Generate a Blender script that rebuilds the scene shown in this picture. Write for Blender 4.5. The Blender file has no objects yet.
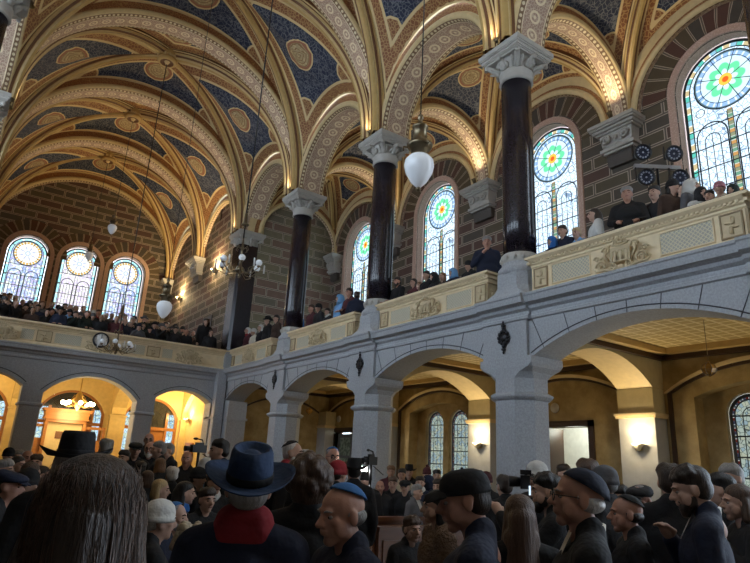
import bpy, bmesh, math, random
from mathutils import Vector, Matrix, Euler
rnd = random.Random(7)
PI = math.pi
SC = bpy.context.scene
COL = SC.collection
EYE = 1.75
CAM = Vector((0, 0, EYE))
FPX = 595.96
YAW, PIT, ROL = 0.5978, 0.2945, 0.0519
FW = Vector((math.sin(YAW)*math.cos(PIT), math.cos(YAW)*math.cos(PIT), math.sin(PIT)))
R0 = Vector((math.cos(YAW), -math.sin(YAW), 0)); U0 = R0.cross(FW)
RT = R0*math.cos(ROL)+U0*math.sin(ROL); UP = -R0*math.sin(ROL)+U0*math.cos(ROL)
def ray(px, py): return (FW*FPX + RT*(px-375) - UP*(py-281.5))/FPX       # depth 1 along the view axis
def at_depth(px, py, d): return CAM + ray(px, py)*d
def on_x(px, py, x): r = ray(px, py); return CAM + r*(x/r.x)
def on_y(px, py, y): r = ray(px, py); return CAM + r*(y/r.y)
def Z(rel): return rel + EYE
# plan of the hall
def CY(k): return 7.432 + 4.7456*k
XN = 3.75; XR = 8.10; XL = 2*XN-XR; XC = 8.43; XLC = 2*XN-XC; XO = 12.3; YB = 31.16; YP = 21.45
ZS = Z(8.55)        # springing of the vaults
ZG = Z(2.78)        # gallery floor
ZRAIL = Z(3.72)

# ---------------------------------------------------------------- objects
def tag(o, label=None, cat=None, group=None, kind=None):
    if label: o['label'] = label
    if cat: o['category'] = cat
    if group: o['group'] = group
    if kind: o['kind'] = kind
    return o
def empty(name, loc=(0,0,0), rz=0, label=None, cat=None, group=None, kind=None):
    o = bpy.data.objects.new(name, None); o.empty_display_size = .1
    COL.objects.link(o); o.location = loc; o.rotation_euler = (0, 0, rz)
    return tag(o, label, cat, group, kind)
class MB:
    def __init__(s): s.v=[]; s.f=[]; s.m=[]; s.uv=[]; s.sm=[]
    def face(s, idx, m=0, uv=None, sm=False):
        s.f.append(tuple(idx)); s.m.append(m); s.uv.append(uv); s.sm.append(sm)
    def quad(s, a, b, c, d, m=0, uv=None, sm=False):
        n=len(s.v); s.v += [tuple(a),tuple(b),tuple(c),tuple(d)]; s.face((n,n+1,n+2,n+3), m, uv, sm)
    def poly(s, pts, m=0):
        n=len(s.v); s.v += [tuple(p) for p in pts]; s.face(range(n,n+len(pts)), m)
    def box(s, x0,x1,y0,y1,z0,z1, m=0, M=None, bev=0):
        P=[(x0,y0,z0),(x1,y0,z0),(x1,y1,z0),(x0,y1,z0),(x0,y0,z1),(x1,y0,z1),(x1,y1,z1),(x0,y1,z1)]
        if M is not None: P=[tuple(M@Vector(p)) for p in P]
        n=len(s.v); s.v+=P
        dx,dy,dz=x1-x0,y1-y0,z1-z0
        for q,uv in (((3,2,1,0),None),((4,5,6,7),((x0,y0),(x1,y0),(x1,y1),(x0,y1))),((0,1,5,4),((x0,z0),(x1,z0),(x1,z1),(x0,z1))),
                  ((1,2,6,5),((y0,z0),(y1,z0),(y1,z1),(y0,z1))),((2,3,7,6),((x1,z0),(x0,z0),(x0,z1),(x1,z1))),((3,0,4,7),((y1,z0),(y0,z0),(y0,z1),(y1,z1)))):
            s.face([n+i for i in q], m, uv)
    def loft(s, rings, m=0, close=True, cap=True, sm=True, ms=None):
        n0=len(s.v); k=len(rings[0])
        for r in rings: s.v += [tuple(p) for p in r]
        for i in range(len(rings)-1):
            for j in range(k if close else k-1):
                a=n0+i*k+j; b=n0+i*k+(j+1)%k
                s.face((a,b,b+k,a+k), ms[i] if ms else m, ((j/k,i),((j+1)/k,i),((j+1)/k,i+1),(j/k,i+1)), sm)
        if cap and close:
            s.face([n0+j for j in range(k)][::-1], ms[0] if ms else m); s.face([n0+(len(rings)-1)*k+j for j in range(k)], ms[-1] if ms else m)
    def lathe(s, prof, c=(0,0,0), n=24, m=0, sm=True, M=None, sx=1, sy=1, cap=True, ms=None):
        rings=[]
        for (r,z) in prof:
            R=[]
            for j in range(n):
                a=2*PI*j/n; p=Vector((r*math.cos(a)*sx, r*math.sin(a)*sy, z))
                if M is not None: p=M@p
                R.append(p+Vector(c))
            rings.append(R)
        s.loft(rings, m, True, cap, sm, ms)
    def tube(s, pts, r, n=6, m=0, sm=True):
        pts=[Vector(p) for p in pts]; rings=[]
        if len(pts)<2: return
        rr = r if isinstance(r,(list,tuple)) else [r]*len(pts)
        t0=(pts[1]-pts[0]).normalized(); ref=Vector((0,0,1)) if abs(t0.z)<.9 else Vector((1,0,0))
        a=t0.cross(ref).normalized()
        for i,p in enumerate(pts):
            t=(pts[min(i+1,len(pts)-1)]-pts[max(i-1,0)]).normalized()
            a=(a-t*a.dot(t)).normalized(); b=t.cross(a)
            rings.append([p+(a*math.cos(2*PI*j/n)+b*math.sin(2*PI*j/n))*rr[i] for j in range(n)])
        s.loft(rings, m, True, True, sm)
    def ball(s, c, r, n=12, m=0, M=None):
        rx,ry,rz = r if isinstance(r,(list,tuple)) else (r,r,r); c=Vector(c)
        k=max(4,n//2); prof=[]
        rings=[]
        for i in range(k+1):
            a=PI*(i+.02*(i==0)-.02*(i==k))/k
            R=[]
            for j in range(n):
                p=Vector((rx*math.sin(a)*math.cos(2*PI*j/n), ry*math.sin(a)*math.sin(2*PI*j/n), -rz*math.cos(a)))
                if M is not None: p=M@p
                R.append(c+p)
            rings.append(R)
        s.loft(rings, m)
    def sweep(s, frames, prof, ms, sm=False):
        """frames: (P,N,B); prof: (n,b) points; ms: material per profile segment; uv: u metres along, v 0..1 over a segment"""
        u=0; U=[0]
        for i in range(1,len(frames)): u+=(frames[i][0]-frames[i-1][0]).length; U.append(u)
        for j in range(len(prof)-1):
            n0=len(s.v)
            for (P,N,B) in frames:
                s.v.append(tuple(P+N*prof[j][0]+B*prof[j][1])); s.v.append(tuple(P+N*prof[j+1][0]+B*prof[j+1][1]))
            for i in range(len(frames)-1):
                a=n0+2*i
                s.face((a,a+1,a+3,a+2), ms[j], ((U[i],0),(U[i],1),(U[i+1],1),(U[i+1],0)), sm)
    def build(s, name, mats, parent=None, loc=None, **tg):
        me=bpy.data.meshes.new(name); me.from_pydata(s.v, [], s.f)
        if not isinstance(mats,(list,tuple)): mats=[mats]
        for m in mats: me.materials.append(m)
        me.polygons.foreach_set('material_index', s.m); me.polygons.foreach_set('use_smooth', s.sm)
        if any(u is not None for u in s.uv):
            L=me.uv_layers.new(name='UVMap'); i=0; dat=[]
            for f,u in zip(s.f,s.uv):
                if u is None: dat += [0.0,0.0]*len(f)
                else:
                    for q in u: dat += [q[0],q[1]]
            L.data.foreach_set('uv', dat)
        me.update()
        return link(name, me, parent, loc, **tg)
def link(name, me, parent=None, loc=None, **tg):
    o=bpy.data.objects.new(name, me); COL.objects.link(o)
    if parent is not None: o.parent=parent
    if loc is not None: o.location=loc
    return tag(o, **tg) if tg else o
def local(M): return M
def copy_tree(o, parent=None):
    c=o.copy(); COL.objects.link(c)
    if parent is not None: c.parent=parent
    for ch in list(o.children): copy_tree(ch, c)
    return c

# ---------------------------------------------------------------- materials
class G:
    def __init__(s, name):
        s.mat=bpy.data.materials.new(name); s.mat.use_nodes=True
        s.nt=s.mat.node_tree; s.nt.nodes.clear()
        s.out=s.nt.nodes.new('ShaderNodeOutputMaterial')
    def node(s, t, **kw):
        n=s.nt.nodes.new(t)
        for k,v in kw.items(): setattr(n,k,v)
        return n
    def set(s, sock, v):
        if isinstance(v, bpy.types.NodeSocket): s.nt.links.new(v, sock)
        elif isinstance(v,(tuple,list)) and len(v)==3 and sock.type=='RGBA': sock.default_value=(*v,1)
        else: sock.default_value=v
    def math(s, op, a, b=0.0, c=None):
        n=s.node('ShaderNodeMath', operation=op); s.set(n.inputs[0],a); s.set(n.inputs[1],b)
        if c is not None: s.set(n.inputs[2],c)
        return n.outputs[0]
    def mix(s, f, a, b, mode='MIX'):
        n=s.node('ShaderNodeMix', data_type='RGBA', blend_type=mode); s.set(n.inputs[0],f); s.set(n.inputs[6],a); s.set(n.inputs[7],b); return n.outputs[2]
    def obj(s): return s.node('ShaderNodeTexCoord').outputs['Object']
    def uv(s): return s.node('ShaderNodeTexCoord').outputs['UV']
    def sep(s, v): n=s.node('ShaderNodeSeparateXYZ'); s.set(n.inputs[0],v); return n.outputs
    def comb(s, x,y,z=0.0): n=s.node('ShaderNodeCombineXYZ'); s.set(n.inputs[0],x); s.set(n.inputs[1],y); s.set(n.inputs[2],z); return n.outputs[0]
    def noise(s, v, sc, det=3, rough=.5, col=False):
        n=s.node('ShaderNodeTexNoise'); s.set(n.inputs['Vector'],v); n.inputs['Scale'].default_value=sc; n.inputs['Detail'].default_value=det; n.inputs['Roughness'].default_value=rough
        return n.outputs[1 if col else 0]
    def voro(s, v, sc, feat='F1', out='Distance'):
        n=s.node('ShaderNodeTexVoronoi', feature=feat); s.set(n.inputs['Vector'],v); n.inputs['Scale'].default_value=sc; return n.outputs[out]
    def step(s, x, a, b):      # 0 below a, 1 above b
        n=s.node('ShaderNodeMapRange'); n.interpolation_type='SMOOTHSTEP'; s.set(n.inputs[0],x); n.inputs[1].default_value=a; n.inputs[2].default_value=b
        return n.outputs[0]
    def ramp(s, f, stops, interp='LINEAR'):
        n=s.node('ShaderNodeValToRGB'); n.color_ramp.interpolation=interp; e=n.color_ramp.elements
        while len(e)<len(stops): e.new(.5)
        for i,(p,c) in enumerate(stops): e[i].position=p; e[i].color=(*c,1)
        s.set(n.inputs[0],f); return n.outputs[0]
    def bump(s, h, st=.3, dist=.02):
        n=s.node('ShaderNodeBump'); n.inputs['Strength'].default_value=st; n.inputs['Distance'].default_value=dist; s.set(n.inputs['Height'],h); return n.outputs[0]
    def attr(s, name): n=s.node('ShaderNodeAttribute'); n.attribute_name=name; return n.outputs['Fac']
    def pbr(s, col, rough=.6, metal=0.0, normal=None, emis=None, es=0.0, sheen=0, coat=0, spec=None):
        n=s.node('ShaderNodeBsdfPrincipled'); s.set(n.inputs['Base Color'],col); s.set(n.inputs['Roughness'],rough); s.set(n.inputs['Metallic'],metal)
        if normal is not None: s.set(n.inputs['Normal'],normal)
        if emis is not None: s.set(n.inputs['Emission Color'],emis); s.set(n.inputs['Emission Strength'],es)
        if sheen: n.inputs['Sheen Weight'].default_value=sheen
        if coat: n.inputs['Coat Weight'].default_value=coat
        if spec is not None: n.inputs['Specular IOR Level'].default_value=spec
        s.nt.links.new(n.outputs[0], s.out.inputs[0]); return s.mat
    def emit(s, col, st):
        n=s.node('ShaderNodeEmission'); s.set(n.inputs[0],col); s.set(n.inputs[1],st); s.nt.links.new(n.outputs[0], s.out.inputs[0]); return s.mat
def plain(name, col, rough=.6, metal=0.0, nz=.12, sc=8, bump=0, **kw):
    g=G(name); o=g.obj(); n=g.noise(o, sc, 4)
    c=g.mix(g.math('MULTIPLY',n,1.0), tuple(x*(1-nz*1.6) for x in col), tuple(min(1,x*(1+nz)) for x in col))
    nm=g.bump(g.noise(o,sc*3,3), bump, .01) if bump else None
    return g.pbr(c, rough, metal, nm, **kw)
M={}
M['stone']=(lambda g:(lambda o: g.pbr(g.mix(g.step(g.noise(o,30,5,.75),.28,.72), g.mix(g.noise(o,1.1,4),(.28,.29,.315),(.35,.365,.39)), g.mix(g.noise(o,.8,3),(.42,.44,.47),(.50,.525,.55))), .75, 0, g.bump(g.noise(o,40,3),.25,.01)))(g.obj()))(G('granite'))
M['joint']=plain('joint',(.07,.07,.08))
M['cream']=plain('painted_cream',(.74,.58,.31),.55)
M['gold']=plain('gilt_ochre',(.56,.38,.14),.45)
M['brown']=plain('brown_line',(.17,.075,.03),.6)
M['bal']=plain('balcony_cream',(.80,.66,.43),.6,bump=.1)
M['relief']=plain('relief_ochre',(.62,.50,.31),.6,sc=14,bump=.2)
M['capital']=plain('capital_stone',(.50,.48,.44),.65,bump=.2)
M['dark_line']=plain('dark_outline',(.33,.24,.13))
def g_band(name, base, speck, scale=14):
    g=G(name); u=g.uv(); x=g.sep(u); v=g.comb(x[0], g.math('MULTIPLY',x[1],.28))
    e=g.voro(v, scale*1.0, 'DISTANCE_TO_EDGE'); m=g.math('SUBTRACT',1.0,g.step(e,.04,.12))
    d=g.voro(v, scale*.5); m2=g.math('MAXIMUM', g.math('MULTIPLY',m,.55), g.math('SUBTRACT',1.0,g.step(d,.10,.16)))
    edge=g.math('ABSOLUTE', g.math('SUBTRACT',x[1],.5)); m3=g.step(edge,.42,.46)
    return g.pbr(g.mix(m3, g.mix(m2, base, speck),(.70,.57,.34)), .6)
M['band']=g_band('orange_brown_band',(.27,.10,.035),(.55,.33,.12))
def g_rings():
    g=G('ring_pattern'); x=g.sep(g.uv()); P=.40; W=.60
    fu=g.math('MULTIPLY', g.math('SUBTRACT', g.math('FRACT', g.math('DIVIDE',x[0],P)), .5), P)
    dv=g.math('MULTIPLY', g.math('SUBTRACT',x[1],.5), W)
    r=g.math('SQRT', g.math('ADD', g.math('MULTIPLY',fu,fu), g.math('MULTIPLY',dv,dv)))
    ring=g.math('SUBTRACT',1.0, g.step(g.math('ABSOLUTE', g.math('SUBTRACT',r,.115)), .018,.034))
    core=g.math('SUBTRACT',1.0, g.step(r,.03,.05))
    f=g.voro(g.comb(x[0],g.math('MULTIPLY',x[1],W)), 16,'DISTANCE_TO_EDGE'); fil=g.math('MULTIPLY',g.math('SUBTRACT',1.0,g.step(f,.04,.12)),.55)
    ed=g.step(g.math('ABSOLUTE', g.math('SUBTRACT',x[1],.5)), .44,.47)
    m=g.math('MAXIMUM', g.math('MAXIMUM',ring,core), g.math('MAXIMUM',ed, fil))
    return g.pbr(g.mix(m,(.43,.27,.20),(.84,.71,.49)), .6)
M['rings']=g_rings()
def g_beads():
    g=G('bead_border'); x=g.sep(g.uv()); P=.13
    fu=g.math('SUBTRACT', g.math('FRACT', g.math('DIVIDE',x[0],P)), .5); dv=g.math('SUBTRACT',x[1],.5)
    r=g.math('SQRT', g.math('ADD', g.math('MULTIPLY',fu,fu), g.math('MULTIPLY',dv,dv)))
    m=g.math('SUBTRACT',1.0,g.step(r,.26,.36))
    return g.pbr(g.mix(m,(.25,.15,.08),(.80,.68,.45)), .5, 0, g.bump(m,.6,.03))
M['beads']=g_beads()
def g_vault():
    g=G('vault_painting'); o=g.obj()
    band=g.attr('band'); lobe=g.attr('lobe'); med=g.attr('med')
    w=g.noise(o,2.2,2,.5,True); vv=g.node('ShaderNodeVectorMath',operation='ADD'); g.set(vv.inputs[0],o)
    sc=g.node('ShaderNodeVectorMath',operation='SCALE'); g.set(sc.inputs[0],w); sc.inputs[3].default_value=.35; g.set(vv.inputs[1],sc.outputs[0])
    e=g.voro(vv.outputs[0],9.0,'DISTANCE_TO_EDGE'); fil=g.math('SUBTRACT',1.0,g.step(e,.03,.09))
    d=g.voro(o,5.0); dots=g.math('SUBTRACT',1.0,g.step(d,.16,.24))
    ring=g.math('SUBTRACT',1.0,g.step(g.math('ABSOLUTE',g.math('SUBTRACT',d,.33)),.03,.07))
    fm=g.math('MAXIMUM',g.math('MULTIPLY',fil,.75),g.math('MAXIMUM',g.math('MULTIPLY',dots,.6),g.math('MULTIPLY',ring,.35)))
    blue=g.mix(fm,(.014,.024,.060),(.20,.21,.23))
    e2=g.voro(o,11,'DISTANCE_TO_EDGE'); f2=g.math('SUBTRACT',1.0,g.step(e2,.05,.13))
    brn=g.mix(g.math('MULTIPLY',f2,.8),(.25,.095,.035),(.52,.31,.12))
    cream=(.74,.58,.30)
    # medallion
    ms=g.math('ABSOLUTE',g.math('SINE',g.math('MULTIPLY',med,26.0)))
    mcol=g.mix(g.step(ms,.25,.6),(.30,.17,.07),(.60,.48,.26))
    mcol=g.mix(g.math('MULTIPLY',g.step(g.voro(o,13),.35,.5),.4),mcol,(.25,.16,.08))
    mcol=g.mix(g.step(med,.50,.52),mcol,(.36,.15,.08)); mcol=g.mix(g.step(med,.60,.62),mcol,cream)
    c=g.mix(g.math('SUBTRACT',1.0,g.step(med,.66,.68)),blue,mcol)
    lc=g.mix(g.step(lobe,.40,.42),brn,cream)
    c=g.mix(g.math('SUBTRACT',1.0,g.step(lobe,.48,.50)),c,lc)
    c=g.mix(g.math('SUBTRACT',1.0,g.step(band,.47,.49)),c,cream)
    c=g.mix(g.math('SUBTRACT',1.0,g.step(band,.37,.39)),c,brn)
    c=g.mix(g.math('SUBTRACT',1.0,g.step(band,.05,.07)),c,cream)
    return g.pbr(c,.65)
M['vault']=g_vault()
def g_brick(name, bw, rh, cols, mortar, mw=.035, tint=1.0):
    g=G(name); n=g.node('ShaderNodeTexBrick'); n.offset=.5; g.set(n.inputs['Vector'],g.uv())
    n.inputs['Scale'].default_value=1; n.inputs['Brick Width'].default_value=bw; n.inputs['Row Height'].default_value=rh
    n.inputs['Mortar Size'].default_value=mw; n.inputs['Mortar Smooth'].default_value=0
    n.inputs['Color1'].default_value=(0,0,0,1); n.inputs['Color2'].default_value=(1,1,1,1); n.inputs['Mortar'].default_value=(0,0,0,1)
    s=g.sep(n.outputs['Color'])[0] if False else None
    col=g.ramp(n.outputs['Color'], [(0,cols[0]),(.38,cols[1]),(.7,cols[2])],'CONSTANT')
    o=g.noise(g.uv(),5,4); col=g.mix(g.math('MULTIPLY',o,.5),col,tuple(c*.35 for c in cols[0]))
    n2=g.node('ShaderNodeTexBrick'); n2.offset=.5; g.set(n2.inputs['Vector'],g.uv())
    for k,v in (('Scale',1),('Brick Width',bw),('Row Height',rh),('Mortar Size',mw*.5),('Mortar Smooth',0)): n2.inputs[k].default_value=v
    f=n.outputs['Fac']; c=g.mix(f,col,mortar); c=g.mix(n2.outputs['Fac'],c,tuple(x*.30 for x in mortar))
    return g.pbr(c,.75)
BC=[(.13,.095,.04),(.15,.055,.035),(.10,.075,.05)]
M['brick']=g_brick('painted_blocks',.98,.355,[(.135,.110,.070),(.140,.075,.060),(.105,.090,.072)],(.48,.39,.31),.042)
M['brick_light']=g_brick('painted_pale_blocks',.98,.355,[(.27,.24,.155),(.27,.165,.13),(.22,.20,.15)],(.58,.50,.39),.036)
M['vouss']=g_brick('painted_voussoirs',.30,3.0,[(.12,.085,.045),(.125,.05,.035),(.085,.07,.055)],(.46,.36,.26),.030)
M['reveal']=(lambda g: (lambda x: g.pbr(g.mix(g.math('MULTIPLY',g.step(g.voro(g.comb(x[0],x[1]),26),.3,.45),.6),(.66,.46,.36),(.48,.30,.23)),.6))(g.sep(g.uv())))(G('window_reveal'))
M['shaft']=(lambda g: (lambda o: g.pbr(g.mix(g.step(g.noise(o,38,3,.7),.45,.7),(.012,.011,.018),(.040,.026,.036)),.20,0,None,spec=.6))(g.obj()))(G('polished_porphyry'))
M['iron']=plain('wrought_iron',(.03,.03,.035),.45,.6)
M['bronze']=plain('aged_bronze',(.20,.16,.10),.35,.85)
M['brass']=plain('brass',(.55,.38,.14),.3,.9)
def g_lattice():
    g=G('lattice_panel'); x=g.sep(g.uv()); k=15.0
    a=g.math('ABSOLUTE',g.math('SUBTRACT',g.math('FRACT',g.math('MULTIPLY',g.math('ADD',x[0],x[1]),k)),.5))
    b=g.math('ABSOLUTE',g.math('SUBTRACT',g.math('FRACT',g.math('MULTIPLY',g.math('SUBTRACT',x[0],x[1]),k)),.5))
    m=g.step(g.math('MAXIMUM',a,b),.33,.41)
    return g.pbr(g.mix(m,(.46,.44,.37),(.70,.63,.44)),.6,0,g.bump(m,.6,.02))
M['lattice']=g_lattice()
M['ochre']=(lambda g:(lambda o: g.pbr(g.mix(g.step(g.noise(o,2.3,6,.62),.3,.75),(.27,.185,.065),(.46,.34,.15)),.6))(g.obj()))(G('ochre_marbled_wall'))
M['plaster']=plain('pale_yellow_plaster',(.56,.47,.26),.6)
M['yellow']=plain('warm_yellow_plaster',(.72,.56,.24),.6)
M['wooddark']=plain('dark_wood',(.045,.022,.012),.4,sc=20)
def wood(name,a,b,rough=.35):
    g=G(name); o=g.obj(); s=g.sep(o); v=g.comb(g.math('MULTIPLY',s[0],1.2),g.math('MULTIPLY',s[1],1.2),g.math('MULTIPLY',s[2],14.0))
    return g.pbr(g.mix(g.noise(v,2.2,5,.6),a,b),rough,0,coat=.2)
M['wood']=wood('oak_panelling',(.28,.11,.03),(.50,.23,.07))
M['pew']=wood('pew_mahogany',(.10,.032,.012),(.22,.085,.03))
M['fabric_dark']=plain('x',(.02,.02,.02))
M['glass_dark']=G('dark_pane').pbr((.05,.055,.05),.15)
M['white']=plain('white_paint',(.78,.78,.76),.5)
M['black']=plain('black_plastic',(.012,.012,.014),.4)
M['globe']=G('opal_glass').pbr((.80,.84,.88),.18,emis=(.8,.88,1),es=.10)
M['bulb']=G('lit_globe').emit((1,.80,.48),14)
M['flame']=G('sconce_light').emit((1,.82,.50),26)
M['floor']=(lambda g:(lambda o: g.pbr(g.mix(g.noise(o,3,4),(.16,.13,.10),(.24,.20,.16)),.4))(g.obj()))(G('floor_tiles'))
def g_coffer():
    g=G('gilt_coffers'); x=g.sep(g.uv()); 
    a=g.math('ABSOLUTE',g.math('SUBTRACT',g.math('FRACT',g.math('MULTIPLY',x[0],4.0)),.5)); b=g.math('ABSOLUTE',g.math('SUBTRACT',g.math('FRACT',g.math('MULTIPLY',x[1],4.0)),.5))
    m=g.step(g.math('MAXIMUM',a,b),.34,.44)
    return g.pbr(g.mix(m,(.50,.36,.13),(.80,.66,.36)),.5,0,g.bump(m,.8,.04))
M['coffer']=g_coffer()
# stained glass: lit by the sky behind it
def g_glass(name, base, cell, line, st, tint=None, sc=7.0, amt=.6):
    g=G(name); u=g.uv(); e=g.voro(u,sc,'DISTANCE_TO_EDGE'); m=g.math('SUBTRACT',1.0,g.step(e,.02,.06))
    c=g.mix(g.math('MULTIPLY',g.noise(u,2.2,3),.9),base,cell)
    if tint is not None:
        r=g.voro(u,sc,'F1','Color'); q=g.sep(r); c=g.mix(g.math('MULTIPLY',g.step(q[0],.55,.6),.55),c,tint[0]); c=g.mix(g.math('MULTIPLY',g.step(q[1],.62,.68),.5),c,tint[1])
    c=g.mix(g.math('MULTIPLY',m,amt),c,line)
    return g.emit(c, st)
def g_border(name, cols, st, per=.16):
    g=G(name); x=g.sep(g.uv()); f=g.math('FRACT',g.math('DIVIDE',x[0],per*3))
    c=g.ramp(f,[(0,cols[0]),(.28,(.9,.95,.9)),(.34,cols[1]),(.62,(.8,.85,.8)),(.68,cols[2]),(.95,(.15,.2,.2))],'CONSTANT')
    ed=g.step(g.math('ABSOLUTE',g.math('SUBTRACT',x[1],.5)),.40,.44); c=g.mix(ed,c,(.05,.08,.08))
    return g.emit(c,st)
def g_rose(name, cen, pet, bg, ringc, st):
    g=G(name); x=g.sep(g.uv())   # uv in -1..1
    r=g.math('SQRT',g.math('ADD',g.math('MULTIPLY',x[0],x[0]),g.math('MULTIPLY',x[1],x[1]))); a=g.math('ARCTAN2',x[1],x[0])
    lob=g.math('ABSOLUTE',g.math('COSINE',g.math('MULTIPLY',a,4.0)))
    c=g.mix(g.math('SUBTRACT',1.0,g.step(g.math('ABSOLUTE',g.math('SUBTRACT',r,g.math('ADD',.36,g.math('MULTIPLY',lob,.14)))),.09,.14)),bg,pet)
    c=g.mix(g.math('SUBTRACT',1.0,g.step(lob,.06,.14)),c,(.25,.4,.45))
    c=g.mix(g.math('SUBTRACT',1.0,g.step(r,.20,.22)),c,cen[0]); c=g.mix(g.math('SUBTRACT',1.0,g.step(r,.09,.11)),c,cen[1])
    dots=g.step(g.math('ABSOLUTE',g.math('SINE',g.math('MULTIPLY',a,12.0))),.3,.5)
    c=g.mix(g.step(r,.76,.78),c,g.mix(dots,(.75,.9,.95),ringc)); c=g.mix(g.step(r,.92,.95),c,(.10,.18,.22))
    return g.emit(c,st)
M['gl_main']=g_glass('clear_leaded_glass',(.80,.92,1),(.52,.78,1),(.10,.17,.30),1.35,None,8,.85)
M['gl_border']=g_border('jewelled_border',[(.10,.50,.42),(.55,.45,.25),(.25,.50,.65)],1.2)
M['gl_rose']=g_rose('rose_glass',((1,.55,.08),(.9,.12,.02)),(.15,.75,.38),(.66,.90,1),(.30,.50,.85),1.15)
M['gl_col']=g_border('amber_border',[(.75,.42,.15),(.20,.45,.32),(.35,.40,.25)],.8,.09)
M['gb_main']=g_glass('lilac_glass',(.80,.92,1),(.78,.84,.66),(.14,.18,.42),1.25,((.30,.18,.72),(.20,.42,.85)),11,.75)
M['gb_main2']=g_glass('pearl_glass',(.95,.95,1),(.80,.80,.72),(.28,.28,.42),1.35,((.50,.36,.78),(.55,.55,.50)),13,.7)
M['gb_border']=g_border('cyan_border',[(.35,.85,1),(.5,.92,1),(.40,.88,1)],1.35,.5)
M['gb_rose']=g_rose('pale_rose',((.45,.55,.95),(.8,.8,1)),(.65,.70,.95),(.92,.93,.85),(.75,.45,.12),1.3)
M['gw_main']=g_glass('quatrefoil_glass',(.46,.58,.52),(.60,.70,.60),(.05,.07,.07),.62,((.25,.42,.60),(.62,.62,.42)),12,.9)
M['gw_border']=g_border('garnet_border',[(.16,.02,.015),(.10,.13,.15),(.05,.06,.12)],.45,.07)
M['lead']=plain('lead_came',(.03,.035,.045),.5)
M['yg_main']=g_glass('door_glass',(.55,.72,.85),(.45,.70,.9),(.05,.07,.08),1.2,((.2,.4,.5),(.55,.6,.3)),9,.8)

M['corb']=plain('dark_painted_stone',(.10,.085,.075))
SIDE_W=46; FARL_W=115; WORLD=5.8; EXPO=0.25; WINL=[]; FLOOD_W=85; NAVE_FILL_W=28
# ---------------------------------------------------------------- walls with arched openings
def arch_pts(c, r, zs, rise=None, n=20):
    """ samples (u, z) of an arch over c-r..c+r springing at zs """
    rise = r if rise is None else rise
    if rise >= r*.95: return [(c-r*math.cos(PI*i/n), zs+rise*math.sin(PI*i/n)) for i in range(n+1)]
    R=(r*r+rise*rise)/(2*rise); return [(c-r+2*r*i/n, zs+rise-R+math.sqrt(max(0,R*R-(r-2*r*i/n)**2))) for i in range(n+1)]
def wall_mesh(mb, P, u0,u1,z0,z1, openings, t, mf=0, mr=1, back=True):
    """P(u,d,z) -> world point, d into the wall; openings: list of (samples, zlow); thickness t"""
    us={u0,u1}
    for s,zl in openings:
        for q in s: us.add(round(q[0],5))
    us=sorted(u for u in us if u0-1e-6<=u<=u1+1e-6)
    def top(s,u):
        for i in range(len(s)-1):
            if s[i][0]-1e-4<=u<=s[i+1][0]+1e-4:
                k=(u-s[i][0])/max(1e-9,s[i+1][0]-s[i][0]); return s[i][1]+(s[i+1][1]-s[i][1])*min(1,max(0,k))
    for a,b in zip(us,us[1:]):
        m=(a+b)/2; op=None
        for s,zl in openings:
            if s[0][0]<m<s[-1][0]: op=(s,zl)
        segs=[]
        if op is None: segs.append((z0,z0,z1,z1))
        else:
            s,zl=op
            if zl>z0: segs.append((z0,z0,zl,zl))
            segs.append((min(z1,top(s,a)),min(z1,top(s,b)),z1,z1))
        for (la,lb,ha,hb) in segs:
            mb.quad(P(a,0,la),P(b,0,lb),P(b,0,hb),P(a,0,ha),mf,((a,la),(b,lb),(b,hb),(a,ha)))
            if back: mb.quad(P(b,t,lb),P(a,t,la),P(a,t,ha),P(b,t,hb),mf,((b,lb),(a,la),(a,ha),(b,hb)))
    for s,zl in openings:
        L=0; pts=[(s[0][0],zl)]+list(s)+[(s[-1][0],zl)]
        for q,w in zip(pts,pts[1:]):
            d=math.hypot(q[0]-w[0],q[1]-w[1])
            if d<1e-6: continue
            mb.quad(P(q[0],0,q[1]),P(w[0],0,w[1]),P(w[0],t,w[1]),P(q[0],t,q[1]),mr,((L,0),(L+d,0),(L+d,t),(L,t)),True); L+=d
        if zl>z0: mb.quad(P(s[0][0],0,zl),P(s[0][0],t,zl),P(s[-1][0],t,zl),P(s[-1][0],0,zl),mr)
PX=lambda x:(lambda u,d,z:(x+d,u,z))        # wall facing -x: u = world y
PY=lambda y:(lambda u,d,z:(u,y+d,z))        # wall facing -y: u = world x
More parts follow.
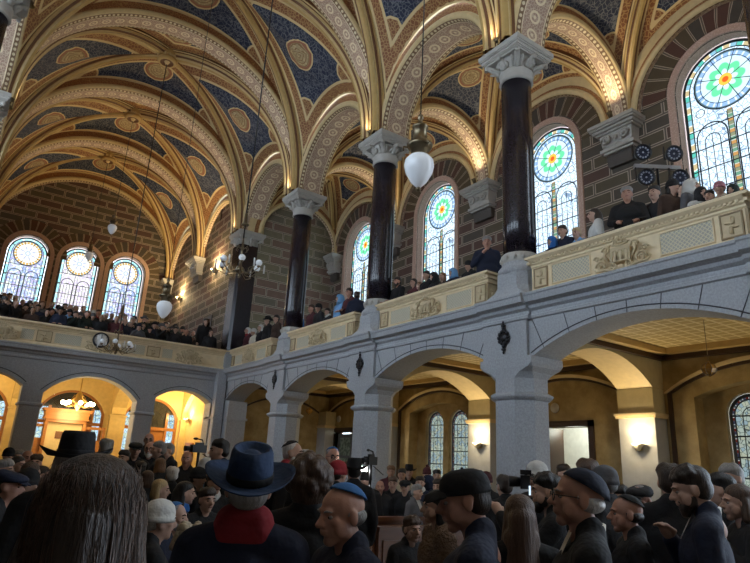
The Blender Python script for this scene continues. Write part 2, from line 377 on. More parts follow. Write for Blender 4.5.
def ring_band(mb, P, c, zs, r0, r1, dp, m=0, zlow=None, n=28, t=.03, rise=None):
    """flat arch band proud of the wall by dp, uv along/across"""
    a0=arch_pts(c,r0,zs,rise,n); a1=arch_pts(c,r1,zs,None if rise is None else rise+(r1-r0),n)
    if zlow is not None: a0=[(a0[0][0],zlow)]+a0+[(a0[-1][0],zlow)]; a1=[(a1[0][0],zlow)]+a1+[(a1[-1][0],zlow)]
    L=0
    for i in range(len(a0)-1):
        d=math.hypot((a0[i+1][0]+a1[i+1][0]-a0[i][0]-a1[i][0])/2,(a0[i+1][1]+a1[i+1][1]-a0[i][1]-a1[i][1])/2); w=r1-r0
        mb.quad(P(a0[i][0],-dp,a0[i][1]),P(a0[i+1][0],-dp,a0[i+1][1]),P(a1[i+1][0],-dp,a1[i+1][1]),P(a1[i][0],-dp,a1[i][1]),m,((L,.05),(L+d,.05),(L+d,.05+w),(L,.05+w)))
        mb.quad(P(a0[i][0],t,a0[i][1]),P(a0[i+1][0],t,a0[i+1][1]),P(a0[i+1][0],-dp,a0[i+1][1]),P(a0[i][0],-dp,a0[i][1]),m,((L,0),(L+d,0),(L+d,.05),(L,.05)))
        mb.quad(P(a1[i][0],-dp,a1[i][1]),P(a1[i+1][0],-dp,a1[i+1][1]),P(a1[i+1][0],t,a1[i+1][1]),P(a1[i][0],t,a1[i][1]),m,((L,0),(L+d,0),(L+d,.05),(L,.05)))
        L+=d

# ---------------------------------------------------------------- stained glass windows (local x along the wall, y outwards, z up from the sill)
def glass_window(hw, hs, mats, lanc=True, rose=True, bar=.5, border=.13):
    """hw half width, hs height of the springing above the sill -> meshes glass, came"""
    g=MB(); top=arch_pts(0,hw,hs,None,24)
    cont=[(-hw,0)]+top+[(hw,0)]
    k=(hw-border)/hw
    inn=[(-hw+border,border*.6)]+[(x*k,hs+(z-hs)*k) for x,z in top]+[(hw-border,border*.6)]
    L=0
    for i in range(len(cont)-1):
        d=math.hypot(cont[i+1][0]-cont[i][0],cont[i+1][1]-cont[i][1])
        g.quad((cont[i][0],0,cont[i][1]),(cont[i+1][0],0,cont[i+1][1]),(inn[i+1][0],0,inn[i+1][1]),(inn[i][0],0,inn[i][1]),1,((L,1),(L+d,1),(L+d,0),(L,0))); L+=d
    n=len(inn)
    for i in range(1,n//2):                              # main field in horizontal slices
        a,b=inn[i],inn[i+1]; c,d=inn[n-2-i],inn[n-1-i]
        g.quad((a[0],0,a[1]),(d[0],0,d[1]),(c[0],0,c[1]),(b[0],0,b[1]),0,((a[0],a[1]),d,c,b))
    a,b=inn[0],inn[1]; c,d=inn[-2],inn[-1]; g.quad((a[0],0,a[1]),(d[0],0,d[1]),(c[0],0,c[1]),(b[0],0,b[1]),0,(a,d,c,b))
    cm=MB()
    def bar_(p,q,r=.012): cm.tube([(p[0],-.015,p[1]),(q[0],-.015,q[1])],r,4,0,False)
    def curve(pts,r=.012): cm.tube([(p[0],-.015,p[1]) for p in pts],r,4,0,False)
    curve(cont,.035); curve(inn,.014)
    rr=hw*.74; rc=hs+hw*.06
    if rose:
        N=32; n0=len(g.v); ring=[(rr*math.cos(2*PI*j/N),rr*math.sin(2*PI*j/N)) for j in range(N)]
        for j in range(N):
            p=ring[j]; q=ring[(j+1)%N]; m0=len(g.v)
            g.v += [(0,-.01,rc),(p[0],-.01,rc+p[1]),(q[0],-.01,rc+q[1])]
            g.face((m0,m0+2,m0+1),2,((0,0),(q[0]/rr,q[1]/rr),(p[0]/rr,p[1]/rr)))
        curve([(rr*math.cos(2*PI*j/32),rc+rr*math.sin(2*PI*j/32)) for j in range(33)],.016)
        curve([(rr*.8*math.cos(2*PI*j/32),rc+rr*.8*math.sin(2*PI*j/32)) for j in range(33)],.008)
        for j in range(8):
            a=PI/8+PI*j/4; bar_((rr*.2*math.cos(a),rc+rr*.2*math.sin(a)),(rr*math.cos(a),rc+rr*math.sin(a)),.008)
        for s in (-1,1):                                 # small roundels beside the rose
            x=s*hw*.66; z=rc-rr*.85; curve([(x+.10*math.cos(2*PI*j/12),z+.10*math.sin(2*PI*j/12)) for j in range(13)],.009)
    if lanc:
        lw=(hw-border)/2; lh=rc-rr-lw*.75 if rose else hs-.1
        for s in (-1,1):
            c=s*(lw+.02); w=lw-.07
            curve([(c-w,border)]+arch_pts(c,w,lh-.25,None,12)+[(c+w,border)],.017)
            w2=w*.5; curve([(c-w2,border)]+arch_pts(c,w2,lh-.35,None,10)+[(c+w2,border)],.011)
            bar_((c,border),(c,lh-.35+w2),.009)
        if len(mats)>3:
            zz=border; g.quad((-.06,-.006,zz),(.06,-.006,zz),(.06,-.006,lh+.25),(-.06,-.006,lh+.25),3,((0,0),(0,1),(lh,1),(lh,0)))
        bar_((-.06,border),(-.06,lh+.2),.009); bar_((.06,border),(.06,lh+.2),.009)
    else:
        bar_((0,border),(0,hs+hw-border),.008)
        curve([(-hw*.5,border)]+arch_pts(0,hw*.42,hs,None,10)+[(hw*.5,border)],.010)
    z=bar
    while z<hs+(0 if rose else hw*.6):
        if not rose or z<rc-rr: bar_((-hw,z),(hw,z),.014)
        z+=bar
    return g,cm
def place_window(num, proto, P, c, sill, hw, hs, mats, rz, depth, label, frame=True):
    root=empty('window_%d'%num, P(c,depth,sill), rz, label, 'window', kind='structure')
    g,cm=proto
    if isinstance(g, MB):
        a=g.build('stained_glass', mats, root); b=cm.build('lead_came', M['lead'], root); return root,(a.data,b.data)
    link('stained_glass', g, root); link('lead_came', cm, root)
    return root,proto
upper=glass_window(.93, 3.93, range(4)); back_a=glass_window(.80,4.05,range(3)); back_b=glass_window(.80,4.05,range(3))
low=glass_window(.33, 3.15, range(2), lanc=False, rose=False, bar=.42, border=.07)

# ---------------------------------------------------------------- floor and outer walls
f=MB(); f.box(-6,14,-5,33,-.2,0); f.build('floor', M['floor'], label='dark tiled floor under the crowd', cat='floor', kind='structure')
SILL=Z(4.55)
wm=MB(); ops=[]
for k in (-1,0,1,2):
    c=CY(k)+2.373; ops.append((arch_pts(c,.98,Z(8.48),None,22),SILL-.1))
wall_mesh(wm, PX(XO), CY(-1)-2.2, 21.2, ZG-.1, Z(12.2), ops, .55, 0, 1)
for k in (-1,0,1,2):
    c=CY(k)+2.373
    ring_band(wm, PX(XO), c, Z(8.48), 1.0, 1.17, .05, 1, SILL-.1)
    ring_band(wm, PX(XO), c, Z(8.48), 1.21, 1.80, .025, 2)
wm.build('wall_right', [M['brick'],M['reveal'],M['vouss']], label='dark painted block wall with tall round-arched windows behind the side gallery', cat='wall', kind='structure')
pr=upper; lab=['round-arched stained glass window at the near end of the side gallery, cut by the picture edge',
     'second stained glass window of the side gallery, beside the thick polished column',
     'third stained glass window of the side gallery, above the elderly man at the rail',
     'farthest stained glass window of the side gallery, half hidden by a column']
for i,k in enumerate((-1,0,1,2)):
    _,pr=place_window(i+1, pr, PX(XO), CY(k)+2.373, SILL, .93, 3.93, [M['gl_main'],M['gl_border'],M['gl_rose'],M['gl_col']], -PI/2, .28, lab[i])
# back outer wall of the far gallery
wb=MB(); bops=[(arch_pts(XN+d,.86,Z(8.60),None,22),SILL-.1) for d in (-2.25,0,2.2)]
wall_mesh(wb, PY(YB), XL-1, XR+.4, ZG-.1, Z(13.8), bops, .55, 0, 1)
for d in (-2.25,0,2.2):
    ring_band(wb, PY(YB), XN+d, Z(8.60), .90, 1.08, .05, 1, SILL-.1)
    ring_band(wb, PY(YB), XN+d, Z(8.60), 1.10, 1.62 if d else 1.5, .02+.006*(d==0), 2)
wb.build('wall_back', [M['brick'],M['reveal'],M['vouss']], label='brown painted block wall with three arched windows at the far end', cat='wall', kind='structure')
_,pa=place_window(5, back_a, PY(YB), XN-2.25, SILL,.8,4.05,[M['gb_main'],M['gb_border'],M['gb_rose']],0,.36,'cyan-bordered stained glass window on the far wall, first from the picture edge')
_,pb=place_window(6, back_b, PY(YB), XN, SILL,.8,4.05,[M['gb_main2'],M['gb_border'],M['gb_rose']],0,.36,'pearl and lilac stained glass window, middle one of the far wall')
_,pa=place_window(7, pa, PY(YB), XN+2.2, SILL,.8,4.05,None,0,.36,'cyan-bordered stained glass window on the far wall nearest the brick side wall')
# side wall of the far gallery with a door
ws=MB(); wall_mesh(ws, PX(XR+.05), 21.9, YB+.2, ZG-.1, Z(12.0), [([(23.95,Z(5.45)),(24.85,Z(5.45))],ZG)], .4, 0, 0)
ws.build('wall_side', M['brick'], label='painted block wall with a doorway beside the far gallery', cat='wall', kind='structure')
dr=empty('door_1', (XR+.1,24.4,ZG), 0, 'dark-framed gallery door standing open on a pale room', 'door', kind='structure')
d=MB(); d.box(-.08,.3,-.55,-.45,0,2.75); d.box(-.08,.3,.45,.55,0,2.75); d.box(-.08,.3,-.55,.55,2.65,2.78); d.build('door_frame', M['wooddark'], dr)
d=MB(); d.box(1.3,1.4,-1.3,2.5,-.05,3.2); d.box(.3,1.4,2.4,2.5,-.05,3.2); d.build('room_wall', M['white'], dr)
L=bpy.data.lights.new('landing_light','POINT'); L.energy=40; L.shadow_soft_size=.2; o=bpy.data.objects.new('landing_light',L); COL.objects.link(o); o.location=(XR+.9,24.3,Z(5.2))
# end wall of the side gallery
we=MB(); wall_mesh(we, PY(21.3), XC+.3, XO+.6, ZG-.1, Z(11.6), [], .3, 0, 0); we.build('wall_end', M['brick_light'], label='lighter painted block wall closing the far end of the side gallery', cat='wall', kind='structure')
# gallery floors
gf=MB(); gf.box(XR+.55,XO+.4,CY(-1)-2.2,21.3,Z(2.68),ZG); gf.build('floor', plain('gallery_boards',(.16,.09,.05)), label='boarded floor of the side gallery behind the parapet', cat='floor', kind='structure')
gf=MB(); gf.box(XL-1,XR+.05,YP+.5,YB+.1,Z(2.68),ZG); gf.build('floor', plain('gallery_boards2',(.16,.09,.05)), label='boarded floor of the far gallery under the standing crowd', cat='floor', kind='structure')

# ---------------------------------------------------------------- arches and ribs
def semi(c, r, axis, zs, rz=None, n=36, a0=0, a1=PI):
    """frames of a round arch of intrados radius r; axis 'y': spans y in a plane x=c.x; axis 'x': spans x"""
    F=[]; rz=r if rz is None else rz
    for i in range(n+1):
        a=a0+(a1-a0)*i/n; co,si=math.cos(a),math.sin(a)
        N=Vector((-co/r,0,si/rz)).normalized() if axis=='x' else Vector((0,-co/r,si/rz)).normalized()
        P=Vector((c[0]-(r*co if axis=='x' else 0), c[1]-(r*co if axis=='y' else 0), zs+rz*si))
        B=Vector((0,1,0)) if axis=='x' else Vector((1,0,0))
        F.append((P,N,B))
    return F
def big_profile(h, o=.46):     # half width h; brown band, roll, beads, ring soffit and back
    p=[(o+.28,-h+.02),(o,-h+.02),(.20,-h+.02),(.19,-h-.03),(.13,-h-.06),(.06,-h-.04),(.03,-h),(0,-h+.11),(0,h-.11),(.03,h),(.06,h+.04),(.13,h+.06),(.19,h+.03),(.20,h-.02),(o,h-.02),(o+.28,h-.02)]
    m=[0,1,0,0,0,0,2,3,2,0,0,0,0,1,0]
    return p,m
AM=[M['cream'],M['band'],M['beads'],M['rings'],M['gold'],M['brown']]
DIAG=[(.10,-.24),(-.01,-.24),(-.02,-.19),(-.05,-.19),(-.05,-.155),(-.11,-.15),(-.15,-.10),(-.15,-.075),(-.20,-.06),(-.225,0),(-.20,.06),(-.15,.075),(-.15,.10),(-.11,.15),(-.05,.155),(-.05,.19),(-.02,.19),(-.01,.24),(.10,.24)]
DM=[5,0,5,4,0,5,4,0,4,4,0,4,5,0,4,5,0,5]
def arch_obj(frames, h, parent=None, o=.46, name='arch', **tg):
    mb=MB(); p,m=big_profile(h,o); mb.sweep(frames,p,m); ob=mb.build(name, AM)
    ob.parent=parent; ob.matrix_parent_inverse=Matrix.Translation(-parent.location); return ob
VB=[]; VA=[]; VCACHE={}
def vault(x0,x1,y0,y1, aT, rT, aL, rL, zb, label, ribhw=.27, zs=ZS, med=True, medr=.78, sides='TBLR', kboss=1.0, bs=.84):
    """groined bay; T arches in the planes y0,y1 (span x), L arches in the planes x0,x1 (span y)"""
    cx,cy=(x0+x1)/2,(y0+y1)/2; A=(x1-x0)/2; B=(y1-y0)/2
    root=empty('ceiling', (cx,cy,zs), 0, label, 'vaulted ceiling', kind='structure')
    dA,dB=aT,aL
    H=zb-zs
    def Dg(t,sx,sy): return Vector((sx*dA*math.cos(t), sy*dB*math.cos(t), H*math.sin(t)))
    def F(t,side,q):
        if side in 'TB': sy=-1 if side=='B' else 1; return Vector((q*aT*math.cos(t), sy*B, rT*math.sin(t)))
        sx=-1 if side=='L' else 1; return Vector((sx*A, q*aL*math.cos(t), rL*math.sin(t)))
    for side in sides:
        key=(side,round(A,3),round(B,3),aT,rT,aL,rL,round(H,3),ribhw)
        if key in VCACHE: link('painted_severy',VCACHE[key],root); continue
        mb=MB(); NT,NS=30,12; band=[]; lobe=[]; mdl=[]
        def S(t,s,q):
            f=F(t,side,q); d=Dg(t,q,-1 if side=='B' else 1) if side in 'TB' else Dg(t,-1 if side=='L' else 1,q)
            p=f.lerp(d,s); p.z+=math.sin(PI*s)*.16*math.sin(t); return p
        def dists(p,q):
            dF=min((p-F(PI/2*i/40,side,q)).length for i in range(41))
            dR=min((p-(Dg(PI/2*i/40,q,-1 if side=='B' else 1) if side in 'TB' else Dg(PI/2*i/40,-1 if side=='L' else 1,q))).length for i in range(41))
            return min((dR-ribhw+.03)/bs,(dF-.02)/bs)
        t0,s0=.8,.5
        for i in range(4,80):
            t0=PI/2*i/80; bb=max((dists(S(t0,j/10,1),1),j/10) for j in range(2,9))
            if bb[0]>.52: s0=bb[1]; break
        cen=[S(t0,s0,q) for q in (1,-1)]
        if side in 'LR': mc=S(PI/2,.33,1); tb=S(PI/2,.80,1)
        else: mc=S(PI/2,.50,1); tb=None
        for q in (1,-1):
            n0=len(mb.v)
            for i in range(NT+1):
                t_=PI/2*i/NT
                for j in range(NS+1):
                    p=S(t_,j/NS,q); mb.v.append(tuple(p)); band.append(dists(p,q))
                    l=min((p-c).length for c in cen)
                    if tb is not None: l=min(l,(p-tb).length*1.1)
                    lobe.append(l/bs); mdl.append((p-mc).length/medr if med else 9)
            for i in range(NT):
                for j in range(NS):
                    a_=n0+i*(NS+1)+j; mb.face((a_,a_+1,a_+NS+2,a_+NS+1),0,None,True)
        o=mb.build('painted_severy', M['vault'], root); me=o.data; VCACHE[key]=me
        for nm,dat in (('band',band),('lobe',lobe),('med',mdl)):
            at=me.attributes.new(nm,'FLOAT','POINT'); at.data.foreach_set('value',dat)
    for sx,sy in ((-1,-1),(1,-1),(-1,1),(1,1)):
        fr=[]; n=30
        nb=Vector((sx*dA,sy*dB,0)).normalized().cross(Vector((0,0,1)))
        for i in range(n+1):
            t=PI/2*i/n; P=Dg(t,sx,sy); T=(Dg(t+.01,sx,sy)-Dg(t-.01,sx,sy)).normalized()
            N=T.cross(nb); N=N if N.z>0 or (abs(N.z)<.01 and N.dot(Vector((sx,sy,0)))>0) else -N
            fr.append((P,N,nb))
        mb=MB(); k=ribhw/.24; mb.sweep(fr,[(a*k,b*k) for a,b in DIAG],DM); mb.build('diagonal_rib', AM, root)
    b=MB(); r=.33*kboss; b.lathe([(r,.1),(r,-.12),(r*.9,-.16),(r*.9,-.24),(r*1.05,-.27),(r,-.36),(r*.7,-.40),(r*.62,-.34),(r*.3,-.36),(r*.12,-.46),(0.001,-.46)],(0,0,H),16,0,True,ms=[0,0,1,1,0,0,2,2,1,1]); 
    for j in range(12): a=2*PI*j/12; b.ball((r*1.0*math.cos(a),r*1.0*math.sin(a),H-.2),.045,6,1)
    b.build('boss', [M['gold'],M['cream'],M['brown']], root)
    root['c']=0; del root['c']; (VB if A>3 else VA).append(root)
    return root
aN=(XR-XL)/2
for k in range(-1,5):
    vault(XL+.12,XR-.12,CY(k),CY(k+1),aN-.1,4.62,2.16,2.42,Z(13.55),
        'painted and ribbed nave vault bay, '+['nearest the camera','above the near hanging chandelier','second before the far gallery','above the far gallery parapet','over the front of the far gallery','farthest, touching the far wall'][k+1])
for k in range(-1,3):
    vault(XC+.32,XO,CY(k),CY(k+1),1.78,1.95,2.2,2.12,Z(11.15),
        'small painted vault over the side gallery, '+['first at the near window','second, above the lighting stand','third, above the elderly man','farthest, at the light block wall'][k+1], ribhw=.19, medr=.58, kboss=.6, bs=.58)
for k in range(0,5):
    arch_obj(semi((XN,CY(k)),4.24,'x',ZS,4.24,44), .36, VB[k+1])
arch_obj(semi((XN,YB-.12),4.2,'x',ZS,4.2,44), .16, VB[5])
for k in range(-1,3):
    arch_obj(semi((XC,CY(k)+2.373),1.93,'y',ZS,None,30), .44, VA[k+1])
for k in range(-1,4): arch_obj(semi((XLC,CY(k)+2.373),1.93,'y',ZS,None,24), .44, VB[k+1], name='arcade_arch')
for k in range(-1,4):
    arch_obj(semi(((XC+XO)/2+.12,CY(k) if k<3 else 21.2),1.66,'x',ZS,1.66,26), .26 if k<3 else .08, parent=VA[min(k+1,3)], o=.38, name='cross_arch')
for k in range(-1,3):
    arch_obj(semi((XO-.06,CY(k)+2.373),1.86,'y',Z(8.35),None,26), .06, VA[k+1], o=.3, name='wall_arch')
for k in (3,4):
    arch_obj(semi((XR-.02,CY(k)+2.373),2.0,'y',ZS,None,26), .08, VB[k+1], o=.36, name='wall_arch')
# ---------------------------------------------------------------- columns
def capital(mb, w=.54, top=0.0, h=.72):
    """stepped abacus on a leafy bell; local z=0 at the springing"""
    t=top
    for (a,z0,z1) in ((w,t-.11,t),(w*.97,t-.14,t-.11),(w*.92,t-.20,t-.14),(w*.88,t-.23,t-.20),(w*.84,t-.27,t-.23)): mb.box(-a,a,-a,a,z0,z1)
def leaf_bell(mb, r0, r1, z0, z1, n=8):
    mb.lathe([(r0,z0),(r0*1.02,z0+.1*(z1-z0)),(r0*1.05,z0+.6*(z1-z0)),(r1,z1)],n=20)
    for j in range(n):
        a=2*PI*j/n+PI/4*0; ca,sa=math.cos(a),math.sin(a); big=(j%2==1); R=r1*(1.22 if big else 1.0)
        pts=[(r0*1.02*ca,r0*1.02*sa,z0+.02),(r0*1.12*ca,r0*1.12*sa,z0+.45*(z1-z0)),(R*1.05*ca,R*1.05*sa,z0+.82*(z1-z0)),(R*1.2*ca,R*1.2*sa,z0+.86*(z1-z0)),(R*1.2*ca,R*1.2*sa,z0+.62*(z1-z0))]
        mb.tube(pts,[.05,.07,.06,.055,.035],6)
        for d in (-.22,.22):
            cb,sb=math.cos(a+d),math.sin(a+d); mb.tube([(r0*1.05*cb,r0*1.05*sb,z0+.05),(r0*1.12*cb,r0*1.12*sb,z0+.5*(z1-z0)),(R*1.05*cb,R*1.05*sb,z0+.6*(z1-z0))],[.03,.045,.02],5)
def octo(hx,hy,c,z,ox=0): return [Vector((ox+sx*a,sy*b,z)) for sx,sy,a,b in ((1,-1,hx-c,hy),(1,-1,hx,hy-c),(1,1,hx,hy-c),(1,1,hx-c,hy),(-1,1,hx-c,hy),(-1,1,hx,hy-c),(-1,-1,hx,hy-c),(-1,-1,hx-c,hy))]
def make_column(label):
    r=empty('column',(0,0,0),0,label,'column',group=None)
    s=MB(); s.lathe([(.315,Z(3.95)),(.32,Z(4.6)),(.318,Z(6)),(.305,Z(7.84))],n=32); s.build('shaft',M['shaft'],r)
    b=MB(); b.loft([octo(.38,.38,.15,z) for z in (Z(2.98),Z(3.0),Z(3.50),Z(3.54))],sm=False); b.lathe([(.38,Z(3.52)),(.42,Z(3.58)),(.42,Z(3.64)),(.38,Z(3.69)),(.35,Z(3.72)),(.345,Z(3.76)),(.34,Z(3.8))],n=28)
    b.loft([octo(.47,.58,.06,Z(2.9)),octo(.47,.56,.06,Z(3.04)),octo(.41,.43,.14,Z(3.17)),octo(.38,.38,.15,Z(3.28))],sm=False); b.build('base',M['stone'],r)
    g=MB(); g.lathe([(.33,Z(3.76)),(.352,Z(3.78)),(.352,Z(3.94)),(.33,Z(3.96))],n=28); 
    for j in range(14): a=2*PI*j/14; g.ball((.352*math.cos(a),.352*math.sin(a),Z(3.86)),(.04,.04,.06),6)
    g.build('base_ring',M['capital'],r)
    c=MB(); capital(c,.56,ZS); leaf_bell(c,.33,.43,Z(8.02),Z(8.30)); c.lathe([(.32,Z(7.80)),(.355,Z(7.83)),(.345,Z(7.87)),(.34,Z(8.0)),(.36,Z(8.03)),(.34,Z(8.06))],n=28); c.build('capital',M['capital'],r)
    q=MB(); q.box(-.40,.40,-.40,.40,ZS-.02,ZS+.5); q.build('impost_block',M['gold'],r)
    return r
col0=make_column('polished dark column at the near corner of the picture, cut by its edge'); col0.location=(XC,CY(-1),0)
for k,l in ((0,'thickest polished dark column beside the elderly man at the rail'),(1,'polished dark column with a carved white capital, left of the big hanging lamp'),(2,'slimmest polished dark column beside the person in a bright blue jacket')):
    c=copy_tree(col0); c.location=(XC,CY(k),0); c['label']=l
for k,l in ((1,'shadowy column of the opposite arcade at the top corner of the picture'),(2,'column of the opposite arcade whose white capital touches the picture edge'),(3,'column of the opposite arcade beside the far gallery')):
    c=copy_tree(col0); c.location=(XLC,CY(k),0); c['label']=l
cp=empty('corner_pier',(XC,CY(3)+.05,0),0,'dark polished pier standing where the two gallery parapets meet','pier')
m=MB(); m.loft([octo(.42,.42,.10,z) for z in (Z(3.7),Z(8.0))],sm=False); m.build('shaft',M['shaft'],cp)
m=MB(); m.box(-.5,.5,-.5,.5,Z(2.95),Z(3.72)); m.build('base',M['stone'],cp)
m=MB(); capital(m,.56,ZS); leaf_bell(m,.40,.46,Z(7.95),Z(8.34)); m.build('capital',M['capital'],cp)
# corbels on the outer wall
def make_corbel(label):
    r=empty('corbel',(0,0,0),0,label,'corbel'); m=MB()
    for (w,d,z0,z1) in ((.62,.56,-.09,0),(.60,.52,-.14,-.09),(.55,.46,-.21,-.14),(.50,.40,-.26,-.21)): m.box(-d,.02,-w,w,z0,z1)
    m.loft([[Vector((0,-w,z)),Vector((-d,-w,z)),Vector((-d,w,z)),Vector((0,w,z))] for w,d,z in ((.44,.34,-.26),(.40,.30,-.55),(.38,.26,-.62))],sm=False)
    for s in (-1,1):
        pts=[]
        for i in range(16):
            a=i/15*1.6*2*PI; q=.14*(1-i/20); pts.append((-.36,s*(.25+q*math.cos(a)*.9),-.42+q*math.sin(a)))
        m.tube(pts,[.035]*16,5)
    m.ball((-.36,0,-.42),(.04,.07,.07),8)
    m.build('bracket',M['capital'],r)
    m=MB(); m.box(-.32,.02,-.46,.46,-.70,-.62); m.box(-.26,.02,-.40,.40,-.76,-.70)
    m.build('lower_moulding',M['capital'],r); m=MB(); m.loft([[Vector((0,-w,z)),Vector((-d,-w,z)),Vector((-d,w,z)),Vector((0,w,z))] for w,d,z in ((.38,.16,-.76),(.38,.14,-1.0),(.36,.12,-1.06))],sm=False); m.build('tail',M['corb'],r)
    return r
cb=make_corbel('carved stone corbel on the dark wall above the lighting stand'); cb.location=(XO,CY(0),Z(8.35))
for k,l in ((-1,'carved stone corbel past the near window, outside most of the picture'),(1,'carved stone corbel on the wall just behind the thick near column'),(2,'carved stone corbel between the two farther side windows'),):
    c=copy_tree(cb); c.location=(XO,CY(k),Z(8.35)); c['label']=l
c=copy_tree(cb); c.location=(XO,21.0,Z(8.35)); c['label']='small corbel in the corner of the light end wall'; c.scale=(1,.7,1)
c=copy_tree(cb); c.location=(XR+.05,CY(4),ZS); c['label']='dark carved corbel high on the side wall of the far gallery'
c=copy_tree(cb); c.location=(XR+.05,YB-.25,ZS); c['label']='pale corbel in the corner where the far wall meets the side wall'; c.scale=(1,.6,1)

# ---------------------------------------------------------------- lower arcade, side
PW=.53
lw=MB(); ops=[]
for k in range(-1,3): 
    c=CY(k)+2.373; ops.append((arch_pts(c,2.373-PW+.02,Z(1.90),.47,24),-.01))
wall_mesh(lw, PX(XR), CY(-1)-1.5, 21.55, Z(1.84), Z(2.9), [(s,Z(1.84)) for s,_ in ops], .72, 0, 0)
for k in range(-1,3):
    c=CY(k)+2.373; r=2.373-PW
    P=PX(XR); a0=arch_pts(c,r,Z(1.90),.47,28); R=(r*r+.47*.47)/(.94); zc=Z(1.90)+.47-R
    pts=[(c+(u-c)*(R+.075)/R, zc+(z-zc)*(R+.075)/R) for u,z in a0]
    for a,b in zip(pts,pts[1:]): lw.tube([P(a[0],-.004,a[1]),P(b[0],-.004,b[1])],.010,4,1,False)
    for j in range(-3,4):
        u=c+j*.53; z=zc+math.sqrt(R*R-(u-c)**2); dx,dz=(u-c)/R,(z-zc)/R; L=(Z(2.62)-z)/dz
        lw.tube([P(u+dx*.0,-.003,z),P(u+dx*L,-.003,z+dz*L)],.008,4,1,False)
lw.build('wall_right', [M['stone'],M['joint']], label='grey granite arcade wall of low arches carrying the side gallery', cat='wall', kind='structure')
def make_pier(label):
    r=empty('pier',(0,0,0),0,label,'pier')
    m=MB(); m.loft([octo(.42,.46,.24,z) for z in (0.0,Z(1.18))],sm=False); m.loft([octo(.48,.52,.2,0.0),octo(.48,.52,.2,.5),octo(.43,.47,.24,.56)],sm=False)
    m.loft([octo(.42,.46,.24,Z(1.30)),octo(.42,.46,.24,Z(1.56)),octo(.425,.50,.16,Z(1.66)),octo(.43,.60,.06,Z(1.74)),octo(.43,.62,.01,Z(1.80)),octo(.43,.62,.01,Z(1.92))],sm=False)
    m.build('shaft',M['stone'],r)
    m=MB(); m.loft([octo(.42,.46,.24,Z(1.17)),octo(.46,.50,.24,Z(1.20)),octo(.49,.53,.25,Z(1.24)),octo(.49,.53,.25,Z(1.27)),octo(.43,.47,.24,Z(1.31))],sm=False); m.build('impost',M['stone'],r)
    m=MB(); m.box(-.43,.2,-PW,PW,Z(1.86),Z(2.80)); m.build('pilaster',M['stone'],r)
    return r
p0=make_pier('broad granite pier standing right of the red-capped crowd, below the thickest column'); p0.location=(XR+.36,CY(0)+.07,0)
for k,l in ((-1,'granite pier at the near end of the arcade'),(1,'granite pier with octagonal shaft behind the black-hatted man and tripod camera'),(2,'granite pier farthest along the side arcade, beside the navy hat')):
    c=copy_tree(p0); c.location=(XR+.36,CY(k)+.03,0); c['label']=l
m=MB()
for (a,b,cx,cy) in ((.30,.30,XR+.15,21.5),(.16,.16,XR-.22,21.25)): 
    m.loft([[Vector((cx+x,cy+y,z)) for x,y in ((-a,-b),(a,-b),(a,b),(-a,b))] for z in (0,Z(2.9))],sm=False)
m.box(XR,XR+.7,20.75,21.6,0,Z(1.86)); m.box(XR-.05,XR+.75,20.7,21.6,Z(1.2),Z(1.28)); m.box(XR-.42,XR+.5,21.05,21.9,Z(1.2),Z(1.28)); m.box(XR-.25,XR+.7,21.2,21.5,Z(1.2),Z(2.9))
m.build('corner_pilaster',M['stone'],label='grey stepped granite pilaster in the corner of the two arcades',cat='pilaster')
# stone cornices
def cornice(mb, line, prof, m=0):
    """line: list of points with outward normals -> sweep of (out,z) profile"""
    for (A,B,n) in line:
        A=Vector(A);B=Vector(B);n=Vector(n)
        for (o0,z0),(o1,z1) in zip(prof,prof[1:]):
            mb.quad(A+n*o0+Vector((0,0,z0)),B+n*o0+Vector((0,0,z0)),B+n*o1+Vector((0,0,z1)),A+n*o1+Vector((0,0,z1)),m)
        for P in (A,B):
            mb.poly([P+n*o+Vector((0,0,z)) for o,z in prof]+[P+n*(-.3)+Vector((0,0,prof[-1][1])),P+n*(-.3)+Vector((0,0,prof[0][1]))],m)
CPROF=[(0,Z(2.56)),(.035,Z(2.58)),(.035,Z(2.63)),(.01,Z(2.65)),(.01,Z(2.71)),(.07,Z(2.75)),(.09,Z(2.80)),(.19,Z(2.84)),(.21,Z(2.94)),(.23,Z(2.96)),(.23,Z(3.00)),(.0,Z(3.03)),(-.3,Z(3.03))]
m=MB(); cornice(m,[((XR,CY(-1)-1.5,0),(XR,21.45,0),(-1,0,0))]+[((XR-.07,CY(k)-PW,0),(XR-.07,CY(k)+PW+.08,0),(-1,0,0)) for k in range(-1,3)],CPROF)
m.build('cornice',M['stone'],label='moulded grey stone cornice running under the side gallery parapet',cat='cornice')
m=MB(); cornice(m,[((XL-.5,YP,0),(XR,YP,0),(0,-1,0))],CPROF)
m.build('cornice',M['stone'],label='moulded grey stone cornice running under the far gallery parapet',cat='cornice')
def rosette(label,loc):
    r=empty('wall_ornament',loc,0,label,'iron ornament'); m=MB()
    for j in range(10): a=2*PI*j/10; m.ball((-.03,.11*math.cos(a),.11*math.sin(a)),(.03,.042,.042),6)
    m.lathe([(.001,-.02),(.09,-.02),(.10,.03),(.05,.05),(.001,.06)],n=12,M=Matrix.Rotation(-PI/2,4,'Y'))
    m.build('rosette',M['iron'],r)
    for s in (-1,1):
        m=MB(); m.tube([(-.02,0,s*.09),(-.03,0,s*.26)],[.03,.012],6); m.ball((-.03,0,s*.22),(.02,.06,.03),6); m.ball((-.03,0,s*.28),(.02,.022,.03),6); m.ball((-.03,0,s*.165),(.025,.045,.025),6)
        m.build('finial',M['iron'],r)
    return r
rosette('black iron rosette ornament on the pilaster above the widest pier',(XR-.08,CY(0)+.05,Z(2.3)))
rosette('black iron rosette ornament on the pilaster above the second pier',(XR-.08,CY(1)+.05,Z(2.3)))
rosette('black iron rosette ornament on the pilaster nearest the far corner',(XR-.08,CY(2)+.05,Z(2.3)))
